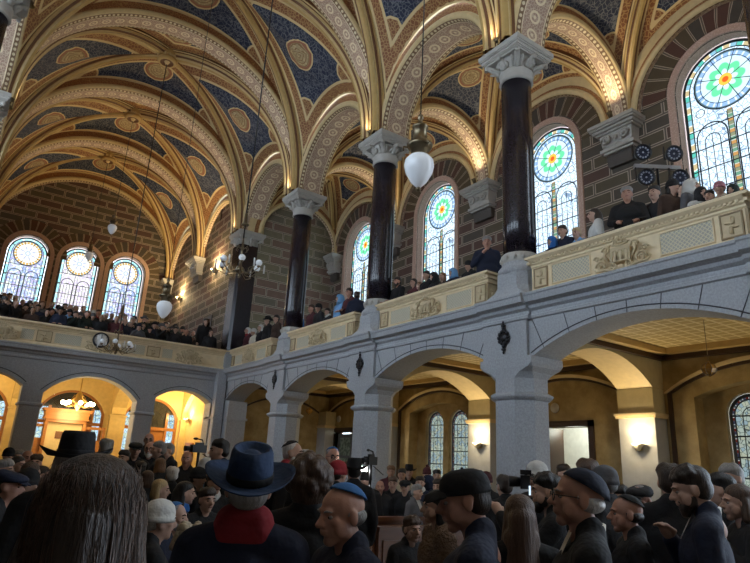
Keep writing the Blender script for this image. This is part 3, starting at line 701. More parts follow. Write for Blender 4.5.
# ---------------------------------------------------------------- gallery parapets
PH=ZRAIL-Z(3.0)
def cartouche(r, cx, parent, clock=False):
    m=MB(); y=-.03
    def sp(x0,z0,rad,turns,s,w=.022):
        pts=[]
        for i in range(18):
            t=i/17; a=t*turns*2*PI; q=rad*(1-.75*t); pts.append((cx+s*(x0+q*math.cos(a)),y-.01,z0+q*math.sin(a)))
        m.tube(pts,[w*(1-.4*i/17) for i in range(18)],5)
    for s in (-1,1):
        sp(.34,.16,.10,1.6,s); sp(.24,.40,.07,1.3,s); sp(.14,.12,.07,-1.4,s,.018); sp(.42,.30,.05,1.2,s,.018)
        m.tube([(cx+s*.10,y,.05),(cx+s*.28,y-.01,.09),(cx+s*.44,y,.10),(cx+s*.50,y,.16)],[.02,.028,.02,.008],5)
        m.tube([(cx+s*.20,y,.22),(cx+s*.27,y-.02,.32),(cx+s*.22,y,.48)],[.02,.03,.012],5)
        for j in range(4): m.ball((cx+s*(.20+.07*j),y,.46-.08*j),(.035,.02,.028),6)
    if not clock:
        m.box(cx-.17,cx+.17,y-.015,y+.03,.18,.42)
        for j in (-1,0,1):
            q=[(cx+j*.10-.035,.20),(cx+j*.10-.035,.33)]+[(cx+j*.10-.035*math.cos(PI*i/6),.33+.035*math.sin(PI*i/6)) for i in range(7)]+[(cx+j*.10+.035,.20)]
            m.tube([(a,y-.02,b) for a,b in q],.012,4)
        for j in range(-2,3): m.ball((cx+j*.05,y-.01,.50+.02*(2-abs(j))),(.022,.02,.035),6)
        m.tube([(cx-.14,y,.46),(cx,y-.01,.44),(cx+.14,y,.46)],.018,5)
    m.ball((cx,y-.01,.07),(.06,.03,.06),8)
    m.build('cartouche',M['relief'],parent)
def lattice_panel(x0,x1,parent,z0=.14,z1=.46):
    m=MB(); m.quad((x0,.052,z0),(x1,.052,z0),(x1,.052,z1),(x0,.052,z1),0,((x0,z0),(x1,z0),(x1,z1),(x0,z1)))
    w=.018
    for a,b,c,d in ((x0-w,x1+w,z0-w,z0),(x0-w,x1+w,z1,z1+w),(x0-w,x0,z0,z1),(x1,x1+w,z0,z1)): m.box(a,b,.035,.07,c,d,1)
    m.build('lattice_panel',[M['lattice'],M['bal']],parent)
def square_panel(x0,x1,parent,z0=.14,z1=.46,P=None):
    P=P or (lambda x,y,z:(x,y,z)); m=MB(); w=.02
    def bx(a,b,y0,y1,c,d,mt):
        pts=[P(x,y,z) for z in (c,d) for x,y in ((a,y0),(b,y0),(b,y1),(a,y1))]; n=len(m.v); m.v+=pts
        for q in ((3,2,1,0),(4,5,6,7),(0,1,5,4),(1,2,6,5),(2,3,7,6),(3,0,4,7)): m.face([n+i for i in q],mt)
    bx(x0,x1,.045,.06,z0,z1,0)
    for a,b,c,d in ((x0-w,x1+w,z0-w,z0),(x0-w,x1+w,z1,z1+w),(x0-w,x0,z0,z1),(x1,x1+w,z0,z1)): bx(a,b,.03,.07,c,d,1)
    cx,cz=(x0+x1)/2,(z0+z1)/2; s=(x1-x0)/2
    for t in range(4):
        a=PI/4+t*PI/2; pts=[P(cx+s*.75*k*math.cos(a+(.5 if k>.4 else 0)*k),.035,cz+s*.95*k*math.sin(a+(.5 if k>.4 else 0)*k)) for k in (.1,.35,.6,.85,1)]
        m.tube(pts,[.02,.025,.02,.016,.008],5)
    m.tube([P(cx,.035,z0+.03),P(cx,.03,z1-.04)],[.02,.012],5)
    m.build('ornament_panel',[M['relief'],M['dark_line']],parent)
def parapet(L, loc, rz, label, elems, ends):
    r=empty('parapet',loc,rz,label,'gallery parapet',group=None)
    m=MB(); D=.34
    prof=[(-.03,-.05),(-.03,.05),(.0,.07),(.03,.09),(.06,.10),(.06,.50),(.04,.52),(.04,.55),(.01,.57),(.01,.60),(-.02,.62),(-.06,.66),(-.06,.70),(-.03,PH),(D,PH)]
    e0=.0
    for (y0,z0),(y1,z1) in zip(prof,prof[1:]):
        m.quad((0-(y0<0)*0,y0,z0),(L,y0,z0),(L,y1,z1),(0,y1,z1))
        a,b=L-.06-y0 if False else L-y0*0, 0
    for x,s in ((0,-1),(L,1)):
        m.poly([(x,y,z) for y,z in prof][::s]+([(x,D,-.05)] if s==1 else []) if s==1 else [(x,D,-.05)]+[(x,y,z) for y,z in prof][::-1])
        # side mouldings (returns)
        for a,b,z0,z1 in ((.03,0,-.05,.05),(.05,0,.57,.62),(.07,0,.66,.70)):
            m.box(min(x,x+s*a),max(x,x+s*a),-.03 if z1<.1 else (-.02 if z1<.65 else -.06),D,z0,z1)
    n=int(L/.075)
    for i in range(n): x=.03+i*.075; m.box(x,x+.04,-.02,.02,.585,.615)
    m.quad((0,D,-.05),(0,D,PH),(L,D,PH),(L,D,-.05))
    m.build('body',M['bal'],r)
    t=MB(); t.box(-.02,L+.02,.02,D+.02,PH,PH+.03); t.build('hand_rail',M['wooddark'],r)
    for k,a,b in elems:
        if k=='l': lattice_panel(a,b,r)
        elif k=='s': square_panel(a,b,r)
        elif k=='c': cartouche(r,a,r,b)
    if ends: square_panel(.04,.28,r,P=lambda x,y,z:(L+.055-y-.0,x,z))
    return r
LB=4.7456-1.08; c0=LB/2
EL=[('s',.08,.34),('l',.46,1.22),('c',c0,False),('l',LB-1.22,LB-.46),('s',LB-.34,LB-.08)]
for k,l in ((-1,'cream gallery parapet nearest the camera, in front of the lighting stand'),(0,'cream gallery parapet below the elderly man leaning at its end'),(1,'cream gallery parapet below the person in a bright blue jacket'),(2,'cream gallery parapet meeting the dark corner pier')):
    Lk=LB if k<2 else LB-.2
    parapet(Lk,(8.065,CY(k+1)-.54-(0 if k<2 else .05),Z(3.0)),-PI/2,l,EL if k<2 else [('s',.08,.30),('l',.40,1.05),('c',Lk/2,False),('l',Lk-1.2,Lk-.46),('s',Lk-.34,Lk-.08)],True)
X0=XL+.0; LBK=7.98-X0; cc=XN-X0-.08
parapet(LBK,(X0,21.27,Z(3.0)),0,'long cream parapet of the far gallery carrying the round clock',
    [('l',cc-4.0,cc-3.45),('c',cc-2.9,False),('l',cc-2.35,cc-2.0),('s',cc-1.9,cc-1.5),('l',cc-1.4,cc-.62),('c',cc,True),('l',cc+.62,cc+1.4),('s',cc+1.5,cc+1.9),('l',cc+2.0,cc+2.35),('c',cc+2.95,False)],False)
ck=empty('wall_clock',(on_y(101,340,21.2).x,21.2,on_y(101,340,21.2).z),0,'round clock with black rim and white dial on the far parapet','clock')
Rx=Matrix.Rotation(PI/2,4,'X')
m=MB(); m.lathe([(.21,-.05),(.25,-.05),(.26,.0),(.25,.05),(.21,.05),(.20,.03)],n=24,M=Rx,cap=False); m.build('rim',M['black'],ck)
m=MB(); m.lathe([(.001,.034),(.205,.034),(.21,-.02)],n=24,M=Rx); m.build('dial',M['white'],ck)
m=MB(); m.box(-.008,.008,-.05,-.04,-.02,.16); m.box(-.02,.11,-.05,-.04,-.008,.008)
for j in range(12): a=j*PI/6; m.box(-.006,.006,-.045,-.04,.16,.19,M=Matrix.Rotation(a,4,'Y'))
m.build('hands',M['black'],ck)

# ---------------------------------------------------------------- under the side gallery
XW=12.55
wl=MB(); ops=[]
for k in (-1,1): 
    c=CY(k)+2.373; ops.append((arch_pts(c,1.42,Z(1.62),.28,12),.55))
ops.append(([(9.05,Z(1.08)),(10.35,Z(1.08))],0)); ops.append(([(19.35,Z(1.05)),(20.65,Z(1.05))],0)); ops.sort(key=lambda q:q[0][0][0])
wall_mesh(wl, PX(XW), CY(-1)-1.5, 21.4, 0, Z(2.7), ops, .35, 0, 0, back=False)
wl.build('wall_right',[M['ochre']],label='ochre marbled wall under the side gallery',cat='wall',kind='structure')
nw=7
for k in (-1,1):
    c=CY(k)+2.373; wn=MB(); sill=Z(1.66)-.4-2.4
    wall_mesh(wn, PX(XW+.35), c-1.5,c+1.5,.5,Z(2.0),[(arch_pts(c+d,.44,sill+2.4,None,16),sill-.05) for d in (-.56,.56)],.25,0,0,back=False)
    wn.build('wall_niche',[M['ochre']],label='recessed niche wall holding a pair of narrow windows, '+('nearest the camera' if k<0 else 'seen over the seated crowd'),cat='wall',kind='structure')
    for d,nm in ((-.56,'nearer'),(.56,'farther')):
        nw+=1
        if nw==8: plow=glass_window(.40,2.4,range(2),lanc=False,rose=False,bar=.40,border=.08)
        _,plow=place_window(nw,plow,PX(XW+.35),c+d,sill,.4,2.4,[M['gw_main'],M['gw_border']],-PI/2,.15,'narrow arched leaded window with garnet border, %s one of the pair %s'%(nm,'at the picture edge' if k<0 else 'above the seated crowd'))
for k in range(-1,4):
    y=CY(k)+.10
    if k<3:
        b=MB(); wall_mesh(b, PY(y-.42), XR+.6, XW, Z(1.825), Z(2.68), [(arch_pts(10.5,1.62,Z(1.825),.58,20),Z(1.825))], .84, 0, 1)
        b.build('cross_arch',[M['plaster'],M['cream']],label='plaster cross arch under the side gallery at the '+['near end','widest granite pier','second granite pier','farthest granite pier'][k+1],cat='arch')
    p=empty('wall_pilaster',(XW,y if k<3 else 21.1,0),0,'plaster pilaster with pale cap under the side gallery, '+['nearest the camera','behind the flat-capped man','behind the seated crowd','past the second pier','in the far corner'][k+1],'pilaster')
    b=MB(); b.box(-.45,.02,-.42,.42,0,Z(1.2)); b.build('lower_shaft',plain('grey_plaster%d'%k,(.46,.46,.44)),p)
    b=MB(); b.box(-.45,.02,-.42,.42,Z(1.28),Z(1.82)); b.build('upper_shaft',M['plaster'],p)
    b=MB(); b.box(-.50,.02,-.47,.47,Z(1.19),Z(1.24)); b.box(-.52,.02,-.49,.49,Z(1.24),Z(1.29)); b.build('cap',M['cream'],p)
for k in range(-1,3):
    c=CY(k)+2.42; y0,y1=CY(k)+.55,CY(k+1)-.30
    b=MB(); z=Z(2.655); b.quad((8.8,y0,z),(XW,y0,z),(XW,y1,z),(8.8,y1,z),0,((8.8,y0),(XW,y0),(XW,y1),(8.8,y1)))
    for a0,a1,q0,q1,zz,mt in ((8.8,XW,y0,y0+.12,.22,1),(8.8,XW,y1-.12,y1,.22,1),(XW-.12,XW,y0,y1,.22,1),(8.8,8.92,y0,y1,.22,1),(8.8,XW,y0+.12,y0+.30,.12,2),(8.8,XW,y1-.3,y1-.12,.12,2),(XW-.3,XW-.12,y0,y1,.12,2),(8.92,9.10,y0,y1,.12,2)): b.box(a0,a1,q0,q1,z-zz,z,mt)
    b.build('ceiling',[M['coffer'],M['wooddark'],M['gold']],label='gilded coffered ceiling under the side gallery, '+['nearest bay','bay of the open pale doorway','bay of the window pair','farthest bay'][k+1],cat='ceiling',kind='structure')
    b=MB(); ring_band(b,PX(XW),c-.05,Z(1.72),1.88,1.96,.06,0,0,rise=.50,n=20); ring_band(b,PX(XW),c-.05,Z(1.72),1.96,2.04,.10,1,None,rise=.56,n=20)
    b.build('trim_%d'%(k+2),[M['wooddark'],M['cream']],label='arched dark and cream wall moulding under the side gallery, bay %s'%['one','two','three','four'][k+1],cat='moulding',kind='structure')
b=MB(); wall_mesh(b,PY(21.3),XR+.3,XW+.3,0,Z(2.7),[],.2,0,0); ring_band(b,PY(21.3),10.55,Z(1.72),1.62,1.70,.05,1,0,rise=.45,n=20); b.build('wall_end',[M['ochre'],M['wooddark']],label='ochre end wall under the side gallery beside the glazed door',cat='wall',kind='structure')
# doors
d=empty('door_2',(XW,9.7,0),0,'open doorway in a wide dark frame showing a pale lit room','door',kind='structure')
m=MB()
for a,b,z0,z1 in ((-.80,-.65,0,Z(1.22)),(.65,.80,0,Z(1.22)),(-.80,.80,Z(1.08),Z(1.22))): m.box(-.05,.3,a,b,z0,z1)
m.build('door_frame',M['wooddark'],d); m=MB(); m.box(.0,.62,.58,.64,0,Z(1.06)); m.build('door_leaf',M['wooddark'],d)
m=MB(); m.box(1.6,1.7,-2.2,3,-.1,3.4); m.box(.36,1.7,-2.2,-2.1,-.1,3.4); m.box(.36,1.7,2.9,3,-.1,3.4); m.box(.36,1.7,-2.2,3,3.4,3.5); m.build('room_wall',M['white'],d)
d=empty('door_3',(XW,20.0,0),0,'dark-framed doorway with a glazed grey leaf ajar','door',kind='structure')
m=MB()
for a,b,z0,z1 in ((-.80,-.65,0,Z(1.22)),(.65,.80,0,Z(1.22)),(-.80,.80,Z(1.05),Z(1.22))): m.box(-.05,.3,a,b,z0,z1)
m.build('door_frame',M['wooddark'],d)
m=MB()
for a,b,z0,z1 in ((-.42,-.30,.05,Z(1.0)),(.48,.62,.05,Z(1.0)),(-.30,.48,Z(.86),Z(1.0)),(-.30,.48,Z(.10),Z(.20)),(-.30,.48,.05,.9)): m.box(.12,.17,a,b,z0,z1)
m.build('door_leaf',plain('grey_door',(.16,.16,.16)),d)
m=MB(); m.box(.14,.15,-.30,.48,.9,Z(.86)); m.build('door_glass',(lambda g:g.pbr(g.mix(g.step(g.noise(g.obj(),9,3),.4,.6),(.30,.36,.28),(.10,.14,.10)),.3))(G('etched_glass')),d)
m=MB(); m.box(1.3,1.4,-1.6,1.6,-.1,3.4); m.box(.36,1.4,-1.6,-1.5,-.1,3.4); m.box(.36,1.4,-1.6,1.6,3.3,3.4); m.build('room_wall',M['white'],d)
for px,py,x,l in ((555,408,XW,'round white wall disc above the pale doorway'),(339,419,XW,'round white wall disc above the glazed grey door')):
    p=on_x(px,py,x); m=MB(); m.lathe([(.001,.06),(.09,.06),(.12,.03),(.13,0)],n=20,M=Matrix.Rotation(-PI/2,4,'Y')); m.build('wall_disc',M['capital'],loc=p,label=l,cat='wall disc')

# ---------------------------------------------------------------- below the far gallery
XB=3.70
wq=MB(); P=PY(YP)
so=[(arch_pts(XB-3.05,1.03,Z(1.76),.36,16),Z(1.2)),(arch_pts(XB,1.42,Z(1.58),.66,22),Z(1.2)),(arch_pts(XB+3.00,.98,Z(1.76),.36,16),Z(1.2))]
wall_mesh(wq,P,XL-.6,XR+.2,Z(1.2),Z(2.9),so,.62,0,0)
for c,r,rs,zs in ((XB-3.05,1.03,.36,1.76),(XB,1.42,.66,1.58),(XB+3.0,.98,.36,1.76)):
    a0=arch_pts(c,r,Z(zs),rs,24); R=(r*r+rs*rs)/(2*rs); zc=Z(zs)+rs-R; pts=[(c+(u-c)*(R+.12)/R,zc+(z-zc)*(R+.12)/R) for u,z in a0]
    for a,b in zip(pts,pts[1:]): wq.tube([P(a[0],-.004,a[1]),P(b[0],-.004,b[1])],.012,4,1,False)
wq.box(XB+3.98,XR+.1,YP,YP+.6,0,Z(1.2)); wq.box(XL-.5,XB-4.08,YP,YP+.6,0,Z(1.2))
wq.build('wall_back',[M['stone'],M['joint']],label='grey granite wall with three low arches under the far gallery',cat='wall',kind='structure')
for x,l in ((XB-1.71,'tapering grey granite pier left of the wooden vestibule'),(XB+1.71,'tapering grey granite pier behind the group of standing men')):
    r=empty('pier',(x,YP+.3,0),0,l,'pier'); m=MB(); m.loft([octo(.30,.33,.03,z) for z in (0,Z(1.15))],sm=False); m.loft([octo(.24,.25,.03,z) for z in (Z(1.24),Z(2.5))],sm=False); m.build('shaft',M['stone'],r)
    m=MB(); m.loft([octo(.31,.34,.03,Z(1.14)),octo(.35,.38,.03,Z(1.18)),octo(.35,.38,.03,Z(1.23)),octo(.30,.33,.03,Z(1.26))],sm=False); m.build('impost',M['stone'],r)
YW=25.4
wy=MB(); fo=[(arch_pts(XB-3.0,1.0,Z(1.3),.72,14),0),(arch_pts(XB+.08,1.17,Z(1.25),.82,20),0),(arch_pts(XB+3.02,1.08,Z(1.3),.75,18),0)]
wall_mesh(wy,PY(YW),XL-.6,XR+.2,0,Z(2.7),fo,.4,0,0)
wy.build('wall_far',[M['yellow']],label='warm yellow wall with arched wooden entrances below the far gallery',cat='wall',kind='structure')
b=MB(); wall_mesh(b,PX(XR-.02),YP+.6,YW+.1,0,Z(2.7),[],.2,0,0); b.build('wall_side',[M['yellow']],label='warm yellow side wall with a lit sconce below the far gallery',cat='wall',kind='structure')
b=MB(); b.box(XL-.6,XR,YP+.6,YW,Z(2.58),Z(2.7)); b.build('ceiling',[M['yellow']],label='warm yellow ceiling below the far gallery',cat='ceiling',kind='structure')
for x,w,l in ((XB-1.71,.26,'at the tapering pier near the picture edge'),(XB+1.71,.26,'behind the standing men'),(XR-.1,.10,'on the side wall with the sconce')):
    b=MB(); wall_mesh(b,PX(x-w),YP+.6,YW,Z(1.3),Z(2.6),[(arch_pts((YP+.6+YW)/2,(YW-YP-.6)/2-.22,Z(1.55),.85,18),Z(1.3))],2*w,0,0); b.box(x-w-.03,x+w+.03,YW-.24,YW,0,Z(1.2)); b.box(x-w-.06,x+w+.06,YW-.28,YW,Z(1.2),Z(1.27)); b.build('cross_arch',[M['yellow']],label='warm yellow cross arch below the far gallery '+l,cat='arch')
dn=3
for c,r,rs,zs,l in ((XB-3.0,1.0,.72,1.3,'arched wooden entrance with dark panes at the picture edge'),(XB+.08,1.17,.82,1.25,'wide arched wooden entrance with leaded fanlight behind the lit chandelier'),(XB+3.02,1.08,.75,1.3,'arched wooden entrance with fan-shaped leaded window behind the standing men')):
    dn+=1; d=empty('door_%d'%dn,(c,YW+.15,0),0,l,'door',kind='structure'); zt=Z(.92)
    fr=MB(); a0=arch_pts(0,r,Z(zs),rs,18); a1=arch_pts(0,r-.09,Z(zs)-.02,rs-.06,18); pa=[(-r,0)]+a0+[(r,0)]; pb=[(-r+.09,0)]+a1+[(r-.09,0)]
    for i in range(len(pa)-1): fr.quad((pa[i][0],-.08,pa[i][1]),(pb[i][0],-.08,pb[i][1]),(pb[i+1][0],-.08,pb[i+1][1]),(pa[i+1][0],-.08,pa[i+1][1])); fr.quad((pb[i][0],-.08,pb[i][1]),(pb[i][0],.1,pb[i][1]),(pb[i+1][0],.1,pb[i+1][1]),(pb[i+1][0],-.08,pb[i+1][1]))
    for x in (-r+.42,r-.42,-r+.05,r-.05): fr.box(x-.05,x+.05,-.07,.08,0,Z(zs)+.2)
    fr.box(-r,r,-.09,.08,zt-.12,zt); fr.build('frame',M['wood'],d)
    g=MB(); q=[(x,Z(zs)+(z-Z(zs))) for x,z in a1]; g.poly([(x,.03,z) for x,z in q]+[(r-.42,.03,Z(zs)),(-r+.42,.03,Z(zs))]); g.quad((-r+.47,.03,zt),(r-.47,.03,zt),(r-.47,.03,Z(zs)),(-r+.47,.03,Z(zs)))
    g.build('fanlight',M['glass_dark'],d)
    s=MB()
    for sx in (-1,1):
        x0,x1=sorted((sx*(r-.10),sx*(r-.37))); z0=.9
        for z1 in (zt-.12,Z(zs)+.15):
            s.quad((x0,.02,z0),(x1,.02,z0),(x1,.02,z1),(x0,.02,z1),0,((x0,z0),(x1,z0),(x1,z1),(x0,z1))); z0=zt
    s.build('side_light',M['yg_main'],d)
    cme=MB()
    for j in range(1,12): a=PI*j/12; cme.tube([(0,0,zt+.05),((r-.1)*math.cos(a),0,zt+.05+(Z(zs)+rs-zt-.12)*math.sin(a)*1.0)],.008,4)
    for q in (.35,.62,.85): cme.tube([(q*(r-.1)*math.cos(PI*i/16),0,zt+.05+q*(Z(zs)+rs-zt-.12)*math.sin(PI*i/16)) for i in range(17)],.008,4)
    cme.build('lead_came',M['lead'],d)
    lf=MB()
    for sx in (-1,1):
        x0,x1=sorted((sx*.01,sx*(r-.47))); lf.box(x0,x1,.0,.06,0,zt-.12)
        for z0,z1 in ((.2,.95),(1.1,1.7),(1.82,zt-.25)): lf.box(x0+.09,x1-.09,-.02,.0,z0,z1)
    lf.build('door_leaf',M['wood'],d)
v=empty('wooden_vestibule',(on_y(65,425,24.2).x,24.2,0),0,'honey-coloured wooden vestibule with stepped cornice below the chandelier','vestibule')
m=MB()
for w,y,z0,z1 in ((.80,-.30,1.22,1.27),(.77,-.27,1.17,1.22),(.72,-.22,1.08,1.17),(.70,-.20,.95,1.08),(.74,-.24,.90,.95),(.66,-.16,.80,.90)): m.box(-w,w,y,.3,Z(z0),Z(z1))
m.build('cornice',M['wood'],v)
for s in (-1,1):
    m=MB(); m.box(s*.62-.05,s*.62+.05,-.16,.25,0,Z(.80)); m.build('post',M['wood'],v)
    m=MB(); a,b=sorted((s*.67,s*1.35)); m.box(a,b,-.08,.1,Z(.62),Z(.72)); m.box(a,b,-.05,.05,0,Z(.25)); m.box(s*1.32-.04,s*1.32+.04,-.06,.06,0,Z(.62)); m.build('wing',M['wood'],v)
m=MB(); m.box(-.57,.57,.05,.1,0,Z(.80)); m.build('back_panel',plain('cream_cloth',(.62,.50,.26)),v)
m=MB(); m.box(-.25,.15,.03,.06,Z(.25),Z(.5)); m.build('picture',plain('dark_picture',(.16,.07,.03)),v)
m=MB(); p=on_x(189,452,XR-.05); m.box(-.06,0,-.45,.45,-.55,.35); m.build('notice_case',M['wood'],loc=p,label='small wooden case on the yellow side wall behind the video camera',cat='case')

# ---------------------------------------------------------------- lamps
def sconce(name, loc, dirn, label, power, col=(1,.72,.36), up=True, flip=False):
    r=empty(name,loc,0,label,'wall lamp'); n=Vector(dirn); m=MB()
    m.lathe([(.001,-.12),(.04,-.10),(.10,-.02),(.13,.03),(.12,.03),(.09,-.01),(.001,-.05)],n*.14,16); m.build('bowl',plain('sconce_plaster%d'%len(bpy.data.objects),(.75,.68,.5)),r)
    m=MB(); m.lathe([(.001,-.01),(.085,.0),(.08,.03),(.001,.045)],n*.14,14); m.build('bulb',M['flame'],r)
    m=MB(); m.tube([(0,0,-.08),n*.12+Vector((0,0,-.10))],.02,6); m.build('bracket',M['brass'],r)
    GLOW=.42 if power<80 else .2
    L=bpy.data.lights.new(name+'_light','SPOT'); L.energy=power; L.color=col; L.shadow_soft_size=.05; L.spot_size=2.7; L.spot_blend=.6
    o=bpy.data.objects.new(name+'_light',L); COL.objects.link(o); o.parent=r; o.location=n*.16+Vector((0,0,.06)); o.rotation_euler=(PI,0,0)
    d=Vector((0,0,1))+n*.15; o.rotation_euler=d.to_track_quat('-Z','Y').to_euler()
    L2=bpy.data.lights.new(name+'_glow','POINT'); L2.energy=power*GLOW; L2.color=col; L2.shadow_soft_size=.06
    o2=bpy.data.objects.new(name+'_glow',L2); COL.objects.link(o2); o2.parent=r; o2.location=n*.36+Vector((0,0,.10)); return r
for k,l in ((-1,'nearest the camera'),(0,'behind the flat-capped man'),(1,'behind the seated crowd'),(2,'seen past the second granite pier')):
    sconce('wall_sconce',(XW-.45,CY(k)+.02,Z(.62)),(-1,0,0),'lit bowl sconce on a plaster pilaster, '+l,SIDE_W,(1,.80,.50))
sconce('wall_sconce',(XR-.04,24.6,Z(1.28)),(-1,0,0),'lit sconce on the yellow side wall beside the video camera',70)
sconce('wall_sconce',(XR+.05,28.7,Z(7.2)),(-1,0,0),'bright uplight on the block side wall nearest the far windows',330)
sconce('wall_sconce',(XR+.05,24.1,Z(7.55)),(-1,0,0),'bright uplight on the block side wall under the dark slot',330)
b=MB(); b.box(-.04,.02,-.09,.09,-.5,.5); p=on_x(222,210,XR+.05); b.build('wall_slot',M['black'],loc=p,label='narrow dark slot high in the gilded wall arch by the corner pier',cat='opening')
def pendant(p, s, ztop, label, small=False):
    """acorn-shaped opal lamp, p = centre of the globe"""
    r=empty('pendant_lamp',p,0,label,'hanging lamp')
    m=MB(); m.lathe([(.001,-.235),(.03,-.23),(.10,-.16),(.165,-.04),(.185,.05),(.175,.12),(.13,.175),(.09,.19)],n=28); m.build('globe',M['globe'],r)
    m=MB(); m.lathe([(.012,-.29),(.03,-.275),(.035,-.25),(.02,-.235)],n=12); m.build('finial',M['bronze'],r); m=MB()
    m.lathe([(.10,.17),(.105,.27),(.13,.28),(.155,.31),(.16,.345),(.12,.37),(.085,.39),(.085,.56),(.10,.57),(.10,.60),(.06,.63),(.03,.66),(.025,.70),(.04,.72),(.03,.76),(.001,.77)],n=24)
    for j in range(3): a=j*2*PI/3+.5; m.tube([(.13*math.cos(a),.13*math.sin(a),.30),(.20*math.cos(a),.20*math.sin(a),.30),(.20*math.cos(a),.20*math.sin(a),.25)],.012,5)
    m.build('fitting',M['bronze'],r)
    m=MB(); L=(ztop-p[2])/s; m.tube([(0,0,.74),(0,0,L)],.008/s if not small else .012/s,5); m.build('cord',M['black'],r)
    r.scale=(s,s,s)
def at_v(x,y,py):
    lo,hi=0.,14.
    for _ in range(40):
        z=(lo+hi)/2; d=Vector((x,y,z))-CAM; v=281.5-FPX*d.dot(UP)/d.dot(FW)
        if v>py: lo=z
        else: hi=z
    return Vector((x,y,z))
pendant(at_v(3.95,5.0,170),.97,Z(13.3),'large white acorn-shaped hanging lamp between two thick columns')
pendant(at_v(XN,14.55,309),1.0,Z(13.0),'white acorn-shaped hanging lamp in front of the block side wall')
pendant(at_v(XN,24.04,229),.95,Z(13.2),'small white hanging lamp above the last far window',True)
pendant(at_v(XN,28.8,256),.95,Z(13.2),'small white hanging lamp in front of the middle far window',True)
def chandelier(p, ztop, label, s=.6, R=.62, n=6):
    r=empty('chandelier',p,0,label,'chandelier'); r.scale=(s,s,s); ztop=p[2]+(ztop-p[2])/s; m=MB()
    m.lathe([(.001,-.32),(.03,-.30),(.05,-.25),(.03,-.2),(.12,-.14),(.15,-.05),(.10,.02),(.05,.06),(.035,.3),(.06,.34),(.03,.38),(.03,.62),(.075,.66),(.03,.70),(.02,1.0)],n=14)
    for j in range(6):
        a=2*PI*j/6+.3; m.tube([(.03*math.cos(a),.03*math.sin(a),.62),(.16*math.cos(a),.16*math.sin(a),.72),(.20*math.cos(a),.20*math.sin(a),.60),(.14*math.cos(a),.14*math.sin(a),.55)],.012,4)
    m.build('stem',M['bronze'],r)
    for j in range(n):
        a=2*PI*j/n+.2; ca,sa=math.cos(a),math.sin(a); m=MB()
        pts=[(q*ca,q*sa,z) for q,z in ((.08,-.05),(.22,-.20),(.40,-.20),(R*.85,-.08),(R,.0))]; m.tube(pts,.016,5)
        for q in range(9): t=q/8*2*PI*1.2; m.ball((.0,0,0),.001,4) if False else None
        pts=[]; 
        for q in range(12): t=q/11; b=t*2.4*PI; w=.11*(1-.7*t); pts.append(((.36+w*math.cos(b))*ca,(.36+w*math.cos(b))*sa,-.06+w*math.sin(b)))
        m.tube(pts,.010,4); m.lathe([(.02,0),(.05,.02),(.06,.05),(.03,.06)],(R*ca,R*sa,0),10); arm=m.build('arm',M['bronze'],r)
        g=MB(); g.ball((R*ca,R*sa,.15),.105,14); g.build('globe',M['globe'],arm)
        b=a+PI/n; cb,sb=math.cos(b),math.sin(b); m=MB(); m.tube([(.1*cb,.1*sb,-.10),(.45*cb,.45*sb,-.24),(.74*cb,.74*sb,-.12)],.013,5); m.lathe([(.02,0),(.045,.015),(.02,.03)],(.74*cb,.74*sb,-.12),8); arm=m.build('arm',M['bronze'],r)
        c=MB(); c.lathe([(.026,-.09),(.026,.16),(.01,.19),(.001,.2)],(.74*cb,.74*sb,0),8); c.build('candle',M['white'],arm)
    m=MB(); m.tube([(0,0,.95),(0,0,ztop-p[2])],.022,6); m.build('rod',M['black'],r)
    m=MB(); m.lathe([(.10,1.42),(.13,1.45),(.07,1.50),(.05,1.8),(.02,1.85)],n=12); m.build('rod_sleeve',M['bronze'],r)
chandelier(at_v(XN,9.85,268),Z(13.4),'many-armed bronze chandelier with white globes in front of the corner pier',.58)
chandelier(at_v(XN,19.3,347),Z(13.4),'distant bronze chandelier with white globes hanging before the clock',.72)
p=on_y(78,404,23.2)
r=empty('chandelier',p,0,'lit golden chandelier with glowing globes over the wooden vestibule','chandelier')
m=MB(); m.lathe([(.001,-.25),(.05,-.2),(.10,-.1),(.28,.02),(.30,.06),(.12,.22),(.14,.28),(.05,.40),(.02,.45),(.015,1.0)],n=16)
for j in range(8): a=2*PI*j/8; m.tube([(.1*math.cos(a),.1*math.sin(a),-.05),(.35*math.cos(a),.35*math.sin(a),-.12),(.48*math.cos(a),.48*math.sin(a),-.04)],.014,5); m.tube([(.29*math.cos(a),.29*math.sin(a),.05),(.14*math.cos(a),.14*math.sin(a),.30)],.01,4)
m.build('frame',M['brass'],r)
for j in range(8): a=2*PI*j/8; m=MB(); m.ball((.48*math.cos(a),.48*math.sin(a),.02),.075,10); m.build('globe',M['bulb'],r)
L=bpy.data.lights.new('chandelier_light','POINT'); L.energy=FARL_W; L.color=(1,.70,.32); L.shadow_soft_size=.4; o=bpy.data.objects.new('chandelier_light',L); COL.objects.link(o); o.parent=r; o.location=(0,0,-.35)
# warm ceiling lamps of the entrance aisle beyond the two outer arches
for x,l in ((XB+3.0,'round lit ceiling lamp behind the arch of the standing men'),(XB-3.0,'round lit ceiling lamp behind the arch at the picture edge')):
    m=MB(); m.lathe([(.001,-.10),(.12,-.07),(.16,0)],n=18); o1=m.build('ceiling_lamp',M['bulb'],loc=(x,23.6,Z(2.575)),label=l,cat='ceiling lamp')
    L=bpy.data.lights.new('lamp_light','POINT'); L.energy=FARL_W*.7; L.color=(1,.70,.32); L.shadow_soft_size=.2; o=bpy.data.objects.new('lamp_light',L); COL.objects.link(o); o.parent=o1; o.location=(0,0,-.35)
